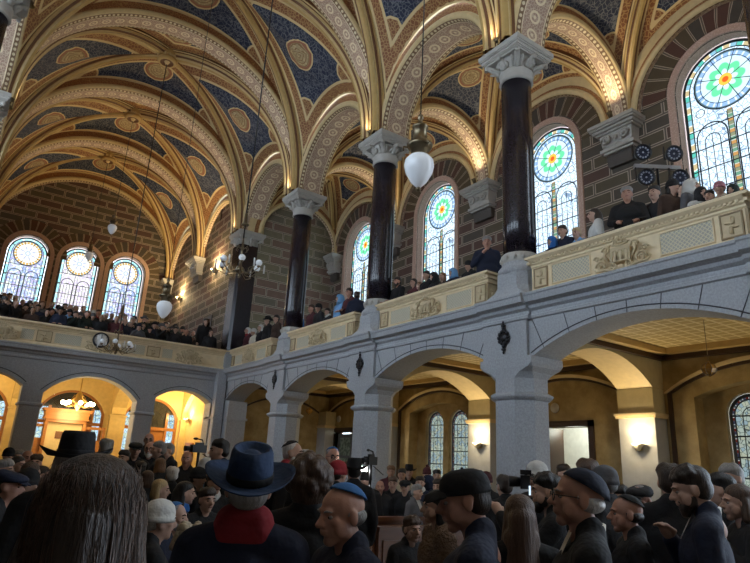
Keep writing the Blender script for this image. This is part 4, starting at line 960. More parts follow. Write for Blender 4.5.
# the room behind the pale doorway
for y,x in ((9.9,13.2),(20.2,13.1)):
    L=bpy.data.lights.new('room_light','POINT'); L.energy=45; L.color=(.95,1,.85); L.shadow_soft_size=.3; o=bpy.data.objects.new('room_light',L); COL.objects.link(o); o.location=(x,y,2.9)
def lantern(p, ztop, label):
    r=empty('hanging_lantern',p,0,label,'lantern'); m=MB(); r.scale=(.66,.66,.66); ztop=p[2]+(ztop-p[2])/.66
    m.lathe([(.02,-.20),(.04,-.17),(.14,-.10),(.19,0),(.14,.10),(.05,.16),(.02,.2)],n=8,sm=False); m.build('glass',plain('amber_glass%d'%len(bpy.data.objects),(.34,.18,.04),.2),r)
    m=MB()
    for j in range(8): a=2*PI*j/8; m.tube([(q*math.cos(a),q*math.sin(a),z) for q,z in ((.04,-.175),(.145,-.1),(.195,0),(.145,.1),(.05,.165))],.008,4)
    m.tube([(0,0,.15),(0,0,ztop-p[2])],.008,5); m.build('frame',M['bronze'],r)
lantern(on_x(709,369,10.4),Z(2.65),'amber glass lantern hanging under the gilded ceiling'); lantern(on_x(309,411,10.3),Z(2.65),'small amber lantern hanging in the dark farthest side bay')

def flood(loc, aim, label, power, col=(1,.80,.52)):
    r=empty('floodlight',loc,0,label,'floodlight'); d=Vector(aim).normalized(); T=d.to_track_quat('Z','Y').to_matrix().to_4x4(); m=MB()
    m.lathe([(.001,-.10),(.05,-.09),(.06,0),(.075,.06),(.07,.06),(.05,.02)],n=12,M=T); m.tube([(0,0,-.12),(0,0,0)],.02,5); m.build('housing',M['bronze'],r)
    m=MB(); m.lathe([(.001,.03),(.055,.03)],n=12,M=T); m.build('bulb',M['flame'],r)
    L=bpy.data.lights.new('floodlight_beam','SPOT'); L.energy=power; L.color=col; L.shadow_soft_size=.06; L.spot_size=2.4; L.spot_blend=.7
    o=bpy.data.objects.new('floodlight_beam',L); COL.objects.link(o); o.parent=r; o.location=d*.09; o.rotation_euler=d.to_track_quat('-Z','Y').to_euler()
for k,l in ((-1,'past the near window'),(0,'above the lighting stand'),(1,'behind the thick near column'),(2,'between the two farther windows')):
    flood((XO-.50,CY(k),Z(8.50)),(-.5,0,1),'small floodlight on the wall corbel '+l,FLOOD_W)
for k,l in ((-1,'cut by the picture edge'),(0,'beside the elderly man'),(1,'near the big hanging lamp'),(2,'beside the farthest side window'),(3,'of the corner pier')):  # capital floodlights are added fill lamps, put in to brighten the nave vault
    flood((XR-.22,CY(k)+.0,Z(8.68)),(-.8,0,1),'small floodlight standing on the capital '+l,NAVE_FILL_W)
    if k<3: flood((XL+.22,CY(k)+.0,Z(8.68)),(.8,0,1),'small floodlight on an opposite arcade capital, '+['level with the picture edge','level with the thick column','level with the second column','level with the slim column'][k+1],NAVE_FILL_W)
# ---------------------------------------------------------------- lighting stand on the gallery
p=on_x(657,168,9.25); r=empty('lighting_stand',(p.x,p.y,ZG),0,'T-shaped stand carrying four round stage lights on the side gallery','stage light stand'); zb=p.z-ZG
m=MB(); m.tube([(0,0,0.02),(0,0,zb)],.022,8)
for j in range(3): a=j*2*PI/3; m.tube([(0,0,.6),(.4*math.cos(a),.4*math.sin(a),.02)],.014,6)
m.build('pole',M['iron'],r); ang=math.atan2(RT.y,RT.x); Mz=Matrix.Rotation(ang,4,'Z'); m=MB(); m.box(-.40,.40,-.03,.03,zb-.02,zb+.05,M=Mz); m.build('crossbar',plain('aluminium',(.45,.46,.48),.35,.8),r)
for x,z in ((-.27,.24),(.27,.24),(-.25,-.24),(.33,-.22)):
    m=MB(); T=Mz@Matrix.Translation((x,-.08,zb+z))@Matrix.Rotation(PI/2+.15,4,'X')
    m.lathe([(.07,-.13),(.12,-.06),(.145,.0),(.15,.05),(.135,.05),(.13,.02)],n=20,M=T); m.box(-.16,-.145,-.02,.02,-.05,.2,M=Mz@Matrix.Translation((x,-.05,zb+z-.05*(z>0)+.0))); m.box(.145,.16,-.02,.02,-.05,.2,M=Mz@Matrix.Translation((x,-.05,zb+z))); par=m.build('par_can',M['black'],r)
    m=MB(); m.lathe([(.001,.022),(.13,.022)],n=20,M=T)
    m.build('lens',plain('lens_disc%d'%len(bpy.data.objects),(.05,.06,.10),.15),par)
    m=MB()
    for q in range(13): a=q*PI/6; rr=.095 if q<12 else 0; m.lathe([(.001,.034),(.018,.03),(.018,.02)],(rr*0,0,0),8,M=T@Matrix.Translation((rr*math.cos(a),rr*math.sin(a),0)))
    m.build('led',plain('led_dot%d'%len(bpy.data.objects),(.35,.38,.48),.2),par)

# ---------------------------------------------------------------- pews
def make_pew(W, label):
    r=empty('pew',(0,0,0),0,label,'pew'); m=MB(); m.box(0,W,-.03,.03,.08,1.0)
    n=int(W/.55); w=W/n
    for i in range(n):
        a,b=i*w+.06,(i+1)*w-.06; m.box(a,b,-.045,-.03,.25,.30); m.box(a,b,-.045,-.03,.86,.90); m.box(a,a+.03,-.045,-.03,.25,.9); m.box(b-.03,b,-.045,-.03,.25,.9)
    m.build('back_panel',M['pew'],r); m=MB(); m.box(-.02,W+.02,-.07,.06,1.0,1.05); m.build('top_rail',M['pew'],r)
    m=MB(); m.box(0,W,.03,.42,.42,.46); m.build('seat',M['pew'],r)
    for x in (0,W-.05): m=MB(); m.box(x,x+.05,-.05,.44,0,.62); m.build('end_panel',M['pew'],r)
    return r
pwA=make_pew(3.1,'x'); pwB=make_pew(3.2,'x'); first=True
ordn=['first','second','third','fourth','fifth','sixth','seventh','eighth','ninth','tenth','eleventh','twelfth','thirteenth']
PEWY=[6.0+1.05*i for i in range(13)]
for i,y in enumerate(PEWY):
    for pr_,x,s in ((pwA,-.4,'block beside the opposite arcade'),(pwB,4.3,'block beside the granite piers')):
        c=pr_ if i==0 else copy_tree(pr_); c.location=(x,y,0); c['label']='dark wooden pew with panelled back, %s row of the %s'%(ordn[i],s)
        c['group']='wooden pews in two blocks of rows'
# ---------------------------------------------------------------- unseen side of the hall: keeps the daylight coming only through its windows
b=MB(); wall_mesh(b,PX(2*XN-XO-.6),-5,21.4,0,Z(11.5),[(arch_pts(CY(k)+2.373,1.5,Z(8.2),None,12),SILL) for k in (-2,-1,0,1,2)],.6,0,0)
b.build('wall_left',[M['brick']],label='opposite side wall with open arched windows, outside the picture',cat='wall',kind='structure')
b=MB(); b.box(2*XN-XO-.6,XL,-5,21.3,Z(2.6),ZG); b.box(XL-.1,XL,-5,21.3,ZG,ZRAIL); b.build('floor',[M['stone']],label='opposite side gallery with plain parapet, outside the picture',cat='floor',kind='structure')
b=MB(); b.box(2*XN-XO-.6,XL,-5,21.3,Z(11.0),Z(11.2)); b.box(-5.5,13.5,-5,2.2,Z(13.6),Z(13.8)); b.build('ceiling',[M['gold']],label='plain ceiling over the part of the hall behind the camera',cat='ceiling',kind='structure')
b=MB(); wall_mesh(b,PY(-5),-5.5,13.5,0,Z(13.8),[],.4,0,0); b.build('wall_rear',[M['brick']],label='plain wall behind the camera',cat='wall',kind='structure')
b=MB(); wall_mesh(b,PX(XL-.05),21.4,YB+.2,0,Z(12.5),[],.3,0,0); b.build('wall_left',[M['brick']],label='block side wall of the far gallery opposite the doorway',cat='wall',kind='structure')
b=MB(); wall_mesh(b,PY(21.4),2*XN-XO-.6,XL,0,Z(12.5),[],.3,0,0); b.build('wall_end',[M['brick']],label='block end wall of the opposite side gallery',cat='wall',kind='structure')
# ---------------------------------------------------------------- people
def blob(prims, voxel, smooth=3, X=None, strips=None):
    """one continuous surface from ellipsoids ('e',c,r[,euler]) and tapered capsules ('c',p,q,r0,r1)"""
    bm=bmesh.new()
    for p in prims:
        if p[0]=='e':
            E=Euler(p[3]).to_matrix().to_4x4() if len(p)>3 else Matrix.Identity(4)
            Mx=Matrix.Translation(p[1])@E@Matrix.Diagonal((*p[2],1))
            if X is not None: Mx=X@Mx
            bmesh.ops.create_uvsphere(bm,u_segments=18,v_segments=12,radius=1,matrix=Mx)
        else:
            a,b=Vector(p[1]),Vector(p[2]); r0,r1=p[3],p[4]
            if X is not None: a,b=X@a,X@b
            d=b-a; L=d.length; Q=d.to_track_quat('Z','Y').to_matrix().to_4x4()
            for c,r in ((a,r0),(b,r1)): bmesh.ops.create_uvsphere(bm,u_segments=14,v_segments=9,radius=r,matrix=Matrix.Translation(c)@Q)
            if L>1e-4: bmesh.ops.create_cone(bm,cap_ends=True,segments=14,radius1=r0,radius2=r1,depth=L,matrix=Matrix.Translation((a+b)/2)@Q)
    me=bpy.data.meshes.new('t'); bm.to_mesh(me); bm.free()
    o=bpy.data.objects.new('t',me); COL.objects.link(o)
    m=o.modifiers.new('r','REMESH'); m.mode='VOXEL'; m.voxel_size=voxel; m.use_smooth_shade=True
    if smooth: m=o.modifiers.new('s','SMOOTH'); m.factor=.5; m.iterations=smooth
    dg=bpy.context.evaluated_depsgraph_get(); dg.update()
    r=bpy.data.meshes.new_from_object(o.evaluated_get(dg)); bpy.data.objects.remove(o); bpy.data.meshes.remove(me)
    r.polygons.foreach_set('use_smooth',[True]*len(r.polygons)); return r
HC=Vector((0,.02,1.63))                      # centre of the head of a standing figure, 1.76 m tall
def head_prims(fine):
    P=[('e',(0,-.012,.028),(.076,.098,.085)),('e',(0,.022,-.030),(.062,.070,.080)),('e',(0,.058,-.096),(.030,.026,.024)),
       ('e',(.040,.012,-.066),(.022,.036,.028)),('e',(-.040,.012,-.066),(.022,.036,.028)),('e',(0,.078,.020),(.052,.018,.013)),
       ('c',(0,.086,.008),(0,.112,-.030),.009,.014),('e',(.078,-.010,-.010),(.011,.022,.033)),('e',(-.078,-.010,-.010),(.011,.022,.033)),
       ('e',(.042,.055,-.022),(.024,.024,.020)),('e',(-.042,.055,-.022),(.024,.024,.020)),('c',(0,-.022,-.08),(0,-.050,-.22),.056,.062)]
    if fine: P+= [('e',(0,.086,-.056),(.026,.014,.006)),('e',(0,.084,-.068),(.022,.014,.007)),('e',(.013,.100,-.034),(.009,.010,.008)),('e',(-.013,.100,-.034),(.009,.010,.008)),
                  ('e',(.060,.04,-.05),(.014,.03,.03)),('e',(-.060,.04,-.05),(.014,.03,.03))]
    return P
def skin_mat(name,c):
    g=G(name); o=g.obj(); return g.pbr(g.mix(g.noise(o,22,4),tuple(x*.80 for x in c),c),.55,0,g.bump(g.noise(o,160,2),.12,.004))
SK=[skin_mat('skin_light',(.56,.34,.25)),skin_mat('skin_ruddy',(.52,.27,.19)),skin_mat('skin_tan',(.42,.25,.17))]
def hair_mat(name,c,st=1.0):
    g=G(name); s=g.sep(g.obj()); v=g.comb(g.math('MULTIPLY',s[0],60.0),g.math('MULTIPLY',s[1],60.0),g.math('MULTIPLY',s[2],6.0)); n=g.noise(v,1.5,4,.6)
    return g.pbr(g.mix(n,tuple(x*.45 for x in c),tuple(min(1,x*1.5) for x in c)),.45,0,g.bump(n,.8,.01))
H={k:hair_mat('hair_'+k,c) for k,c in dict(black=(.012,.010,.010),dark=(.030,.018,.012),brown=(.075,.040,.024),chestnut=(.10,.055,.035),grey=(.26,.25,.24),white=(.62,.60,.58),blond=(.48,.34,.17),ginger=(.22,.11,.05)).items()}
def cloth(name,c,r=.85): 
    g=G('cloth_'+name); o=g.obj(); n=g.noise(o,7,4); return g.pbr(g.mix(n,tuple(x*.7 for x in c),tuple(x*1.25 for x in c)),r,0,g.bump(g.noise(o,9,3),.5,.05))
K={k:cloth(k,c) for k,c in dict(black=(.006,.006,.008),navy=(.008,.013,.036),charcoal=(.014,.014,.017),brown=(.050,.026,.017),grey=(.10,.10,.11),darkgreen=(.010,.020,.016),maroon=(.07,.013,.018),red=(.26,.012,.02),blue=(.03,.16,.50),sky=(.16,.35,.62),white=(.62,.61,.58),beige=(.42,.34,.24),pink=(.40,.16,.19),teal=(.03,.14,.15),kippah=(.03,.13,.34),cream=(.66,.60,.50),fur=(.16,.10,.06),felt=(.014,.034,.085)).items()}
K['fur']=(lambda g:(lambda o:g.pbr(g.mix(g.noise(o,34,5,.7),(.06,.032,.018),(.26,.16,.10)),.95,0,g.bump(g.noise(o,45,4),1.0,.04)))(g.obj()))(G('cloth_shaggy_fur'))
EYEW=plain('eye_white',(.34,.31,.28),.3); MOUTH=plain('lips',(.25,.09,.08)); EYED=plain('iris',(.03,.02,.015),.2)
def arm_pts(pose, s):
    sh=Vector((s*.185,-.01,1.41))
    if pose=='down': return sh,Vector((s*.25,-.03,1.12)),Vector((s*.24,.06,.87))
    if pose=='rail': return sh,Vector((s*.26,.10,1.14)),Vector((s*.14,.36,1.05))
    if pose=='phone': return sh,Vector((s*.27,.16,1.20)),Vector((s*.07,.34,1.47))
    if pose in ('chin','face') and (s>0 or pose=='face'): return sh,Vector((s*.27,.08,1.15)),Vector((s*.085,.17,1.36))
    if pose=='chin': return sh,Vector((s*.25,-.03,1.12)),Vector((s*.24,.06,.87))
    if pose=='fold': return sh,Vector((s*.25,.04,1.13)),Vector((s*-.04,.24,1.12))
    if pose=='right': return (sh,Vector((s*.25,-.03,1.12)),Vector((s*.24,.06,.87))) if s<0 else (sh,Vector((.30,.16,1.20)),Vector((.16,.38,1.34)))
    if pose=='left': return (sh,Vector((s*.25,-.03,1.12)),Vector((s*.24,.06,.87))) if s>0 else (sh,Vector((-.28,.14,1.18)),Vector((-.16,.36,1.36)))
def legs(sit):
    L=[]
    for s in (-1,1):
        if sit: L+= [('c',(s*.10,0,.52),(s*.12,.44,.52),.085,.062),('c',(s*.12,.44,.50),(s*.12,.40,.09),.06,.042),('e',(s*.12,.47,.04),(.045,.12,.04))]
        else: L+= [('c',(s*.10,0,.88),(s*.11,.01,.48),.090,.062),('c',(s*.11,.01,.48),(s*.11,-.02,.10),.060,.042),('e',(s*.11,.05,.04),(.045,.12,.04))]
    return L
def hand_prims(w, e, s, fine, curl=.5):
    d=(w-e).normalized(); side=d.cross(Vector((0,0,1))).normalized(); up=side.cross(d).normalized(); P=[('c',w-d*.02,w+d*.055,.026,.034)]
    if not fine: P+=[('c',w+d*.05,w+d*.13-up*.02,.032,.022),('c',w+d*.02+side*-s*.02+up*.01,w+d*.07-side*s*.055+up*.02,.014,.011)]; return P
    for j,(o,l) in enumerate(((-.028,.066),(-.010,.076),(.009,.070),(.026,.054))):
        b=w+d*.075+side*o; k=b+d*l*.55-up*.012*(1+curl); t=k+(d*(1-curl)-up*curl*1.2).normalized()*l*.55
        P+=[('c',w+d*.03+side*o*.8,b,.011,.0105),('c',b,k,.0105,.0095),('c',k,t,.0095,.0075)]
    P+=[('c',w+d*.01-side*s*.02,w+d*.045-side*s*.048+up*.004,.014,.012),('c',w+d*.045-side*s*.048+up*.004,w+d*.085-side*s*.040-up*.01,.011,.009)]
    return P
def body_mesh(pose, sit, fine, X):
    dz=Vector((0,0,-.36)) if sit else Vector((0,0,0)); P=[]
    for p in head_prims(fine):
        if X is not None: 
            q=list(p); pass
        P.append(p)
    T=Matrix.Translation(HC+dz)@X
    out=[]
    bm_parts=[(P,T)]
    B=[('e',(0,0,1.22),(.16,.10,.20)),('e',(0,0,1.0),(.14,.10,.18)),('c',(-.13,-.01,1.42),(.13,-.01,1.42),.06,.06),('c',(0,-.03,1.36),(0,-.03,1.50),.07,.055),('e',(0,0,.90),(.15,.11,.12))]
    B=[tuple([q[0]]+[Vector(v)+dz if isinstance(v,tuple) and i in ((1,2) if q[0]=='c' else (1,)) else v for i,v in enumerate(q[1:],1)]) for q in B]
    for s in (-1,1):
        a,e,w=arm_pts(pose,s); B+=[('c',a+dz,e+dz,.045,.036),('c',e+dz,w+dz,.036,.025)]+[tuple([q[0],q[1]+dz,q[2]+dz]+list(q[3:])) for q in hand_prims(w,e,s,fine)]
    B+=[q if q[0]=='e' else ('c',q[1],q[2],q[3]*.8,q[4]*.8) for q in legs(sit)]
    # head primitives are transformed in place so that the whole figure is remeshed as one surface
    TP=[]
    for p in P:
        if p[0]=='e': TP.append(('e',T@Vector(p[1]),p[2],T.to_euler()))
        else: TP.append(('c',T@Vector(p[1]),T@Vector(p[2]),p[3],p[4]))
    return blob(TP+B, .0062 if fine else .016, 3 if fine else 1)
def coat_mesh(pose, sit, fine, long=True, fat=1.0, collar=True, puffy=0):
    dz=Vector((0,0,-.36)) if sit else Vector((0,0,0)); f=fat
    P=[('c',(-.135*f,-.015,1.405),(.135*f,-.015,1.405),.080,.080),('e',(0,0,1.26),(.205*f,.135*f,.20)),('e',(0,.01,1.06),(.19*f,.135*f,.20)),('e',(0,0,.90),(.195*f,.135*f,.17)),('c',(-.05,-.03,1.44),(.05,-.03,1.44),.07,.07),('c',(-.05,-.03,1.465),(-.17,-.02,1.42),.062,.072),('c',(.05,-.03,1.465),(.17,-.02,1.42),.062,.072)]
    if not sit: P+=[('c',(-.09,0,.86),(-.10,0,.62 if long else .80),.115,.125),('c',(.09,0,.86),(.10,0,.62 if long else .80),.115,.125)]
    if collar: P+=[('c',(-.03,-.035,1.46),(-.02,-.03,1.505),.062,.066),('c',(.03,-.035,1.46),(.02,-.03,1.505),.062,.066)]
    for s in (-1,1):
        a,e,w=arm_pts(pose,s); P+=[('c',a,e,.070+puffy,.056+puffy),('c',e,e.lerp(w,.93),.056+puffy,.046+puffy)]
    P=[tuple([q[0],Vector(q[1])+dz]+([Vector(q[2])+dz] if q[0]=='c' else [q[2]])+list(q[3:])) for q in P]
    return blob(P,.012 if fine else .024,3 if fine else 2)
def trouser_mesh(sit):
    P=[q if q[0]=='e' else ('c',q[1],q[2],q[3]*1.05,q[4]*1.35) for q in legs(sit) if q[0]=='c']
    P+=[('e',(0,0,.53 if sit else .90),(.17,.12,.12))]
    return blob(P,.025,1)
def hair_mesh(style, fine, X, sit=False, seed=0):
    rr=random.Random(seed); dz=Vector((0,0,-.36)) if sit else Vector((0,0,0)); T=Matrix.Translation(HC+dz)@X
    cap=[('e',(0,-.019,.053),(.084,.099,.077)),('e',(0,-.050,.0),(.080,.066,.075)),('c',(.068,-.012,.03),(.072,-.010,-.005),.014,.008),('c',(-.068,-.012,.03),(-.072,-.010,-.005),.014,.008)]
    if style=='short': P=cap
    if style=='short':
        for i in range(46):
            a=rr.uniform(-.25,PI+.25); e=rr.uniform(.25,1.25); P=P+[('e',(.080*math.cos(a)*math.cos(e*.9)+0,-.019+.097*math.sin(a)*math.cos(e*.9),.053+.074*math.sin(e*.9)+rr.uniform(-.004,.004)),(.017+rr.uniform(0,.006),)*3)]
        P=P+[('e',(x,.070+rr.uniform(-.006,.006),.070+rr.uniform(-.010,.008)),(.020,.014,.016)) for x in (-.05,-.03,-.01,.012,.032,.05)]
    elif style=='crop': P=[('e',(0,-.026,.044),(.081,.092,.078)),('e',(0,-.052,-.01),(.076,.058,.060))]
    elif style=='bald': P=[('e',(0,-.042,-.012),(.081,.072,.044)),('e',(.070,-.008,.004),(.012,.026,.020)),('e',(-.070,-.008,.004),(.012,.026,.020))]
    elif style=='long': P=cap+[('c',(.060,-.02,.02),(.075,-.03,-.20),.030,.042),('c',(-.060,-.02,.02),(-.075,-.03,-.20),.030,.042),('c',(0,-.07,.0),(0,-.09,-.26),.075,.075),('c',(-.05,-.06,-.10),(-.06,-.08,-.25),.05,.05),('c',(.05,-.06,-.10),(.06,-.08,-.25),.05,.05)]
    elif style=='bob': P=cap+[('c',(.065,-.02,.02),(.075,-.02,-.10),.030,.034),('c',(-.065,-.02,.02),(-.075,-.02,-.10),.030,.034),('e',(0,-.060,-.05),(.082,.060,.085))]
    elif style=='curly':
        P=[('e',(0,-.035,.045),(.100,.105,.095)),('e',(0,-.055,-.04),(.095,.075,.09))]
        for i in range(110 if fine else 40):
            a=rr.uniform(0,2*PI); z=rr.uniform(-.6,1); q=math.sqrt(max(0,1-z*z)); v=Vector((q*math.cos(a)*.104,q*math.sin(a)*.104-.038,z*.105+.03))
            if v.y>.055 and v.z<.08: continue
            P.append(('e',v,(.022+rr.uniform(0,.012),)*3))
    elif style=='bun': P=cap+[('e',(0,-.125,.03),(.035,.035,.035))]
    elif style=='big':
        P=[('e',(0,-.028,.045),(.097,.108,.090)),('e',(0,-.055,-.02),(.102,.085,.11)),('c',(.070,-.03,.0),(.105,-.04,-.24),.038,.050),('c',(-.070,-.03,.0),(-.108,-.04,-.24),.038,.050),('c',(0,-.075,.0),(0,-.10,-.34),.085,.085),('c',(-.06,-.07,-.10),(-.08,-.09,-.34),.06,.06),('c',(.06,-.07,-.10),(.08,-.09,-.34),.06,.06)]
    T2=[]
    for p in P:
        if p[0]=='e': T2.append(('e',T@Vector(p[1]),p[2],T.to_euler()))
        else: T2.append(('c',T@Vector(p[1]),T@Vector(p[2]),p[3],p[4]))
    return blob(T2,.008 if fine else .018,2)
def shell(rings, T, thick=.004):
    m=MB(); m.loft([[T@Vector(p) for p in r] for r in rings],cap=False); return m
def ell(rx,ry,z,cy=0,n=32,fz=None): return [(rx*math.cos(2*PI*j/n),cy+ry*math.sin(2*PI*j/n),z+(fz(2*PI*j/n) if fz else 0)) for j in range(n)]
def hat(style, T):
    """returns list of (part name, MB) ; T places the head centre"""
    if style=='kippah':
        m=MB(); R=Matrix.Translation((0,-.020,.030))@Matrix.Rotation(.38,4,'X'); r=[]
        for a in (0,.25,.5,.72,.92,1.02): r.append(ell(.088*math.sin(max(a,.02)),.104*math.sin(max(a,.02)),.094*math.cos(a)))
        m.loft([[T@R@Vector(p) for p in q] for q in r]+[[T@R@Vector(p) for p in ell(.072,.084,.050)]]); return [('kippah',m)]
    if style=='bigkippah':
        m=MB(); R=Matrix.Translation((0,-.022,.026))@Matrix.Rotation(.42,4,'X'); r=[]
        for a in (0,.3,.6,.9,1.15,1.32): r.append(ell(.093*math.sin(max(a,.02)),.110*math.sin(max(a,.02)),.100*math.cos(a)))
        m.loft([[T@R@Vector(p) for p in q] for q in r]+[[T@R@Vector(p) for p in ell(.084,.10,.024)]]); return [('kippah',m)]
    if style=='beanie':
        m=MB(); r=[ell(.092*s,.108*s,z,-.012) for s,z in ((.98,-.005),(1.04,0),(1.04,.03),(1.0,.032),(1.0,.06),(.88,.10),(.62,.128),(.25,.142),(.02,.146))]; m.loft([[T@Vector(p) for p in q] for q in r]); return [('beanie',m)]
    if style=='pompom':
        a=hat('beanie',T); p=MB(); p.ball(T@Vector((0,-.012,.165)),.032,10); return a+[('pompom',p)]
    if style=='cap':
        m=MB(); r=[ell(.087*s,.104*s,z,-.010) for s,z in ((1.0,.022),(1.02,.035),(1.01,.06),(.93,.086),(.76,.106),(.45,.118),(.02,.121))]; m.loft([[T@Vector(p) for p in q] for q in r])
        b=MB(); n=14; top=[];bot=[]
        for rw in range(6):
            t=rw/5; w=.074*math.sqrt(max(.02,1-(t*.96)**2)); y=.070+.088*t; top.append([(w*(2*j/n-1),y,.052-.014*t-.028*((2*j/n-1)**2)) for j in range(n+1)])
        rings=[[T@Vector(p) for p in row] for row in top]; rings2=[[T@(Vector(p)-Vector((0,0,.006))) for p in row] for row in top]
        b.loft(rings,close=False,cap=False); b.loft(rings2,close=False,cap=False); m.ball(T@Vector((0,-.010,.122)),(.008,.008,.006),6); return [('crown',m),('brim',b)]
    if style=='flatcap':
        m=MB(); r=[ell(.098*s,.120*s,z,-.002,fz=lambda a,q=q:-.018*math.sin(a)*q) for s,z,q in ((.88,.030,0),(1.02,.038,.3),(1.10,.055,.7),(1.08,.075,1),(.92,.096,1.2),(.6,.108,1),(.02,.112,.0))]; m.loft([[T@Vector(p) for p in q] for q in r])
        b=MB(); m2=[(s*.060,.085,.030) for s in (-1,1)]; b.loft([[T@Vector((w*(2*j/8-1),y,z-.012*((2*j/8-1)**2))) for j in range(9)] for w,y,z in ((.075,.075,.046),(.070,.115,.034),(.050,.138,.022),(.044,.136,.014),(.066,.100,.020))],close=False,cap=False); return [('crown',m),('brim',b)]
    if style in ('fedora','blackfedora','brimhat'):
        w=1.0 if style!='brimhat' else .92; m=MB(); T=T@Matrix.Translation((0,-.012,.035))
        roll=lambda k:(lambda a: k*(abs(math.cos(a))**2)*.030)
        br=[ell(.084,.100,.0),ell(.100,.118,-.004),ell(.130*w,.150*w,-.004,fz=roll(.3)),ell(.160*w,.180*w,.002,fz=roll(.9)),ell(.172*w,.192*w,.008,fz=roll(1.3)),ell(.172*w,.192*w,.003,fz=roll(1.3)),ell(.130*w,.150*w,-.010,fz=roll(.3)),ell(.084,.100,-.006)]
        m.loft([[T@Vector(p) for p in q] for q in br],cap=False)
        c=MB(); cr=[ell(.086,.103,-.004),ell(.087,.104,.03),ell(.084,.102,.07),ell(.080,.098,.105),ell(.072,.090,.122),ell(.060,.076,.120),ell(.052,.066,.102),ell(.040,.052,.094),ell(.028,.036,.104),ell(.010,.012,.110)]
        c.loft([[T@Vector(p) for p in q] for q in cr])
        d=MB(); d.loft([[T@Vector(p) for p in q] for q in (ell(.087,.104,.0),ell(.0895,.1065,.001),ell(.0905,.1075,.028),ell(.088,.105,.030))],cap=False); return [('brim',m),('crown',c),('band',d)]
    if style=='hood':
        m=MB(); r=[ell(.10*s,.115*s,z,cy) for s,z,cy in ((1.1,-.16,-.06),(1.1,-.08,-.05),(1.06,0,-.035),(1.0,.06,-.03),(.85,.10,-.025),(.5,.128,-.02),(.02,.135,-.02))]; m.loft([[T@Vector(p) for p in q] for q in r]); return [('hood',m)]
    if style=='fluffy':
        m=MB(); rr=random.Random(3)
        for i in range(70): a=rr.uniform(0,2*PI); z=rr.uniform(0,.10); m.ball(T@Vector((.095*math.cos(a)*(1-z*3),-.01+.11*math.sin(a)*(1-z*3),.03+z)),.026,6)
        return [('fur_hat',m)]
    return []
PROTO={}
def proto_mesh(key, fn):
    if key not in PROTO: PROTO[key]=fn()
    return PROTO[key]
I4=Matrix.Identity(4)
def headX(yaw=0,pitch=0,roll=0): return Matrix.Translation((0,-.03,-.10))@Euler((pitch,roll,yaw)).to_matrix().to_4x4()@Matrix.Translation((0,.03,.10))
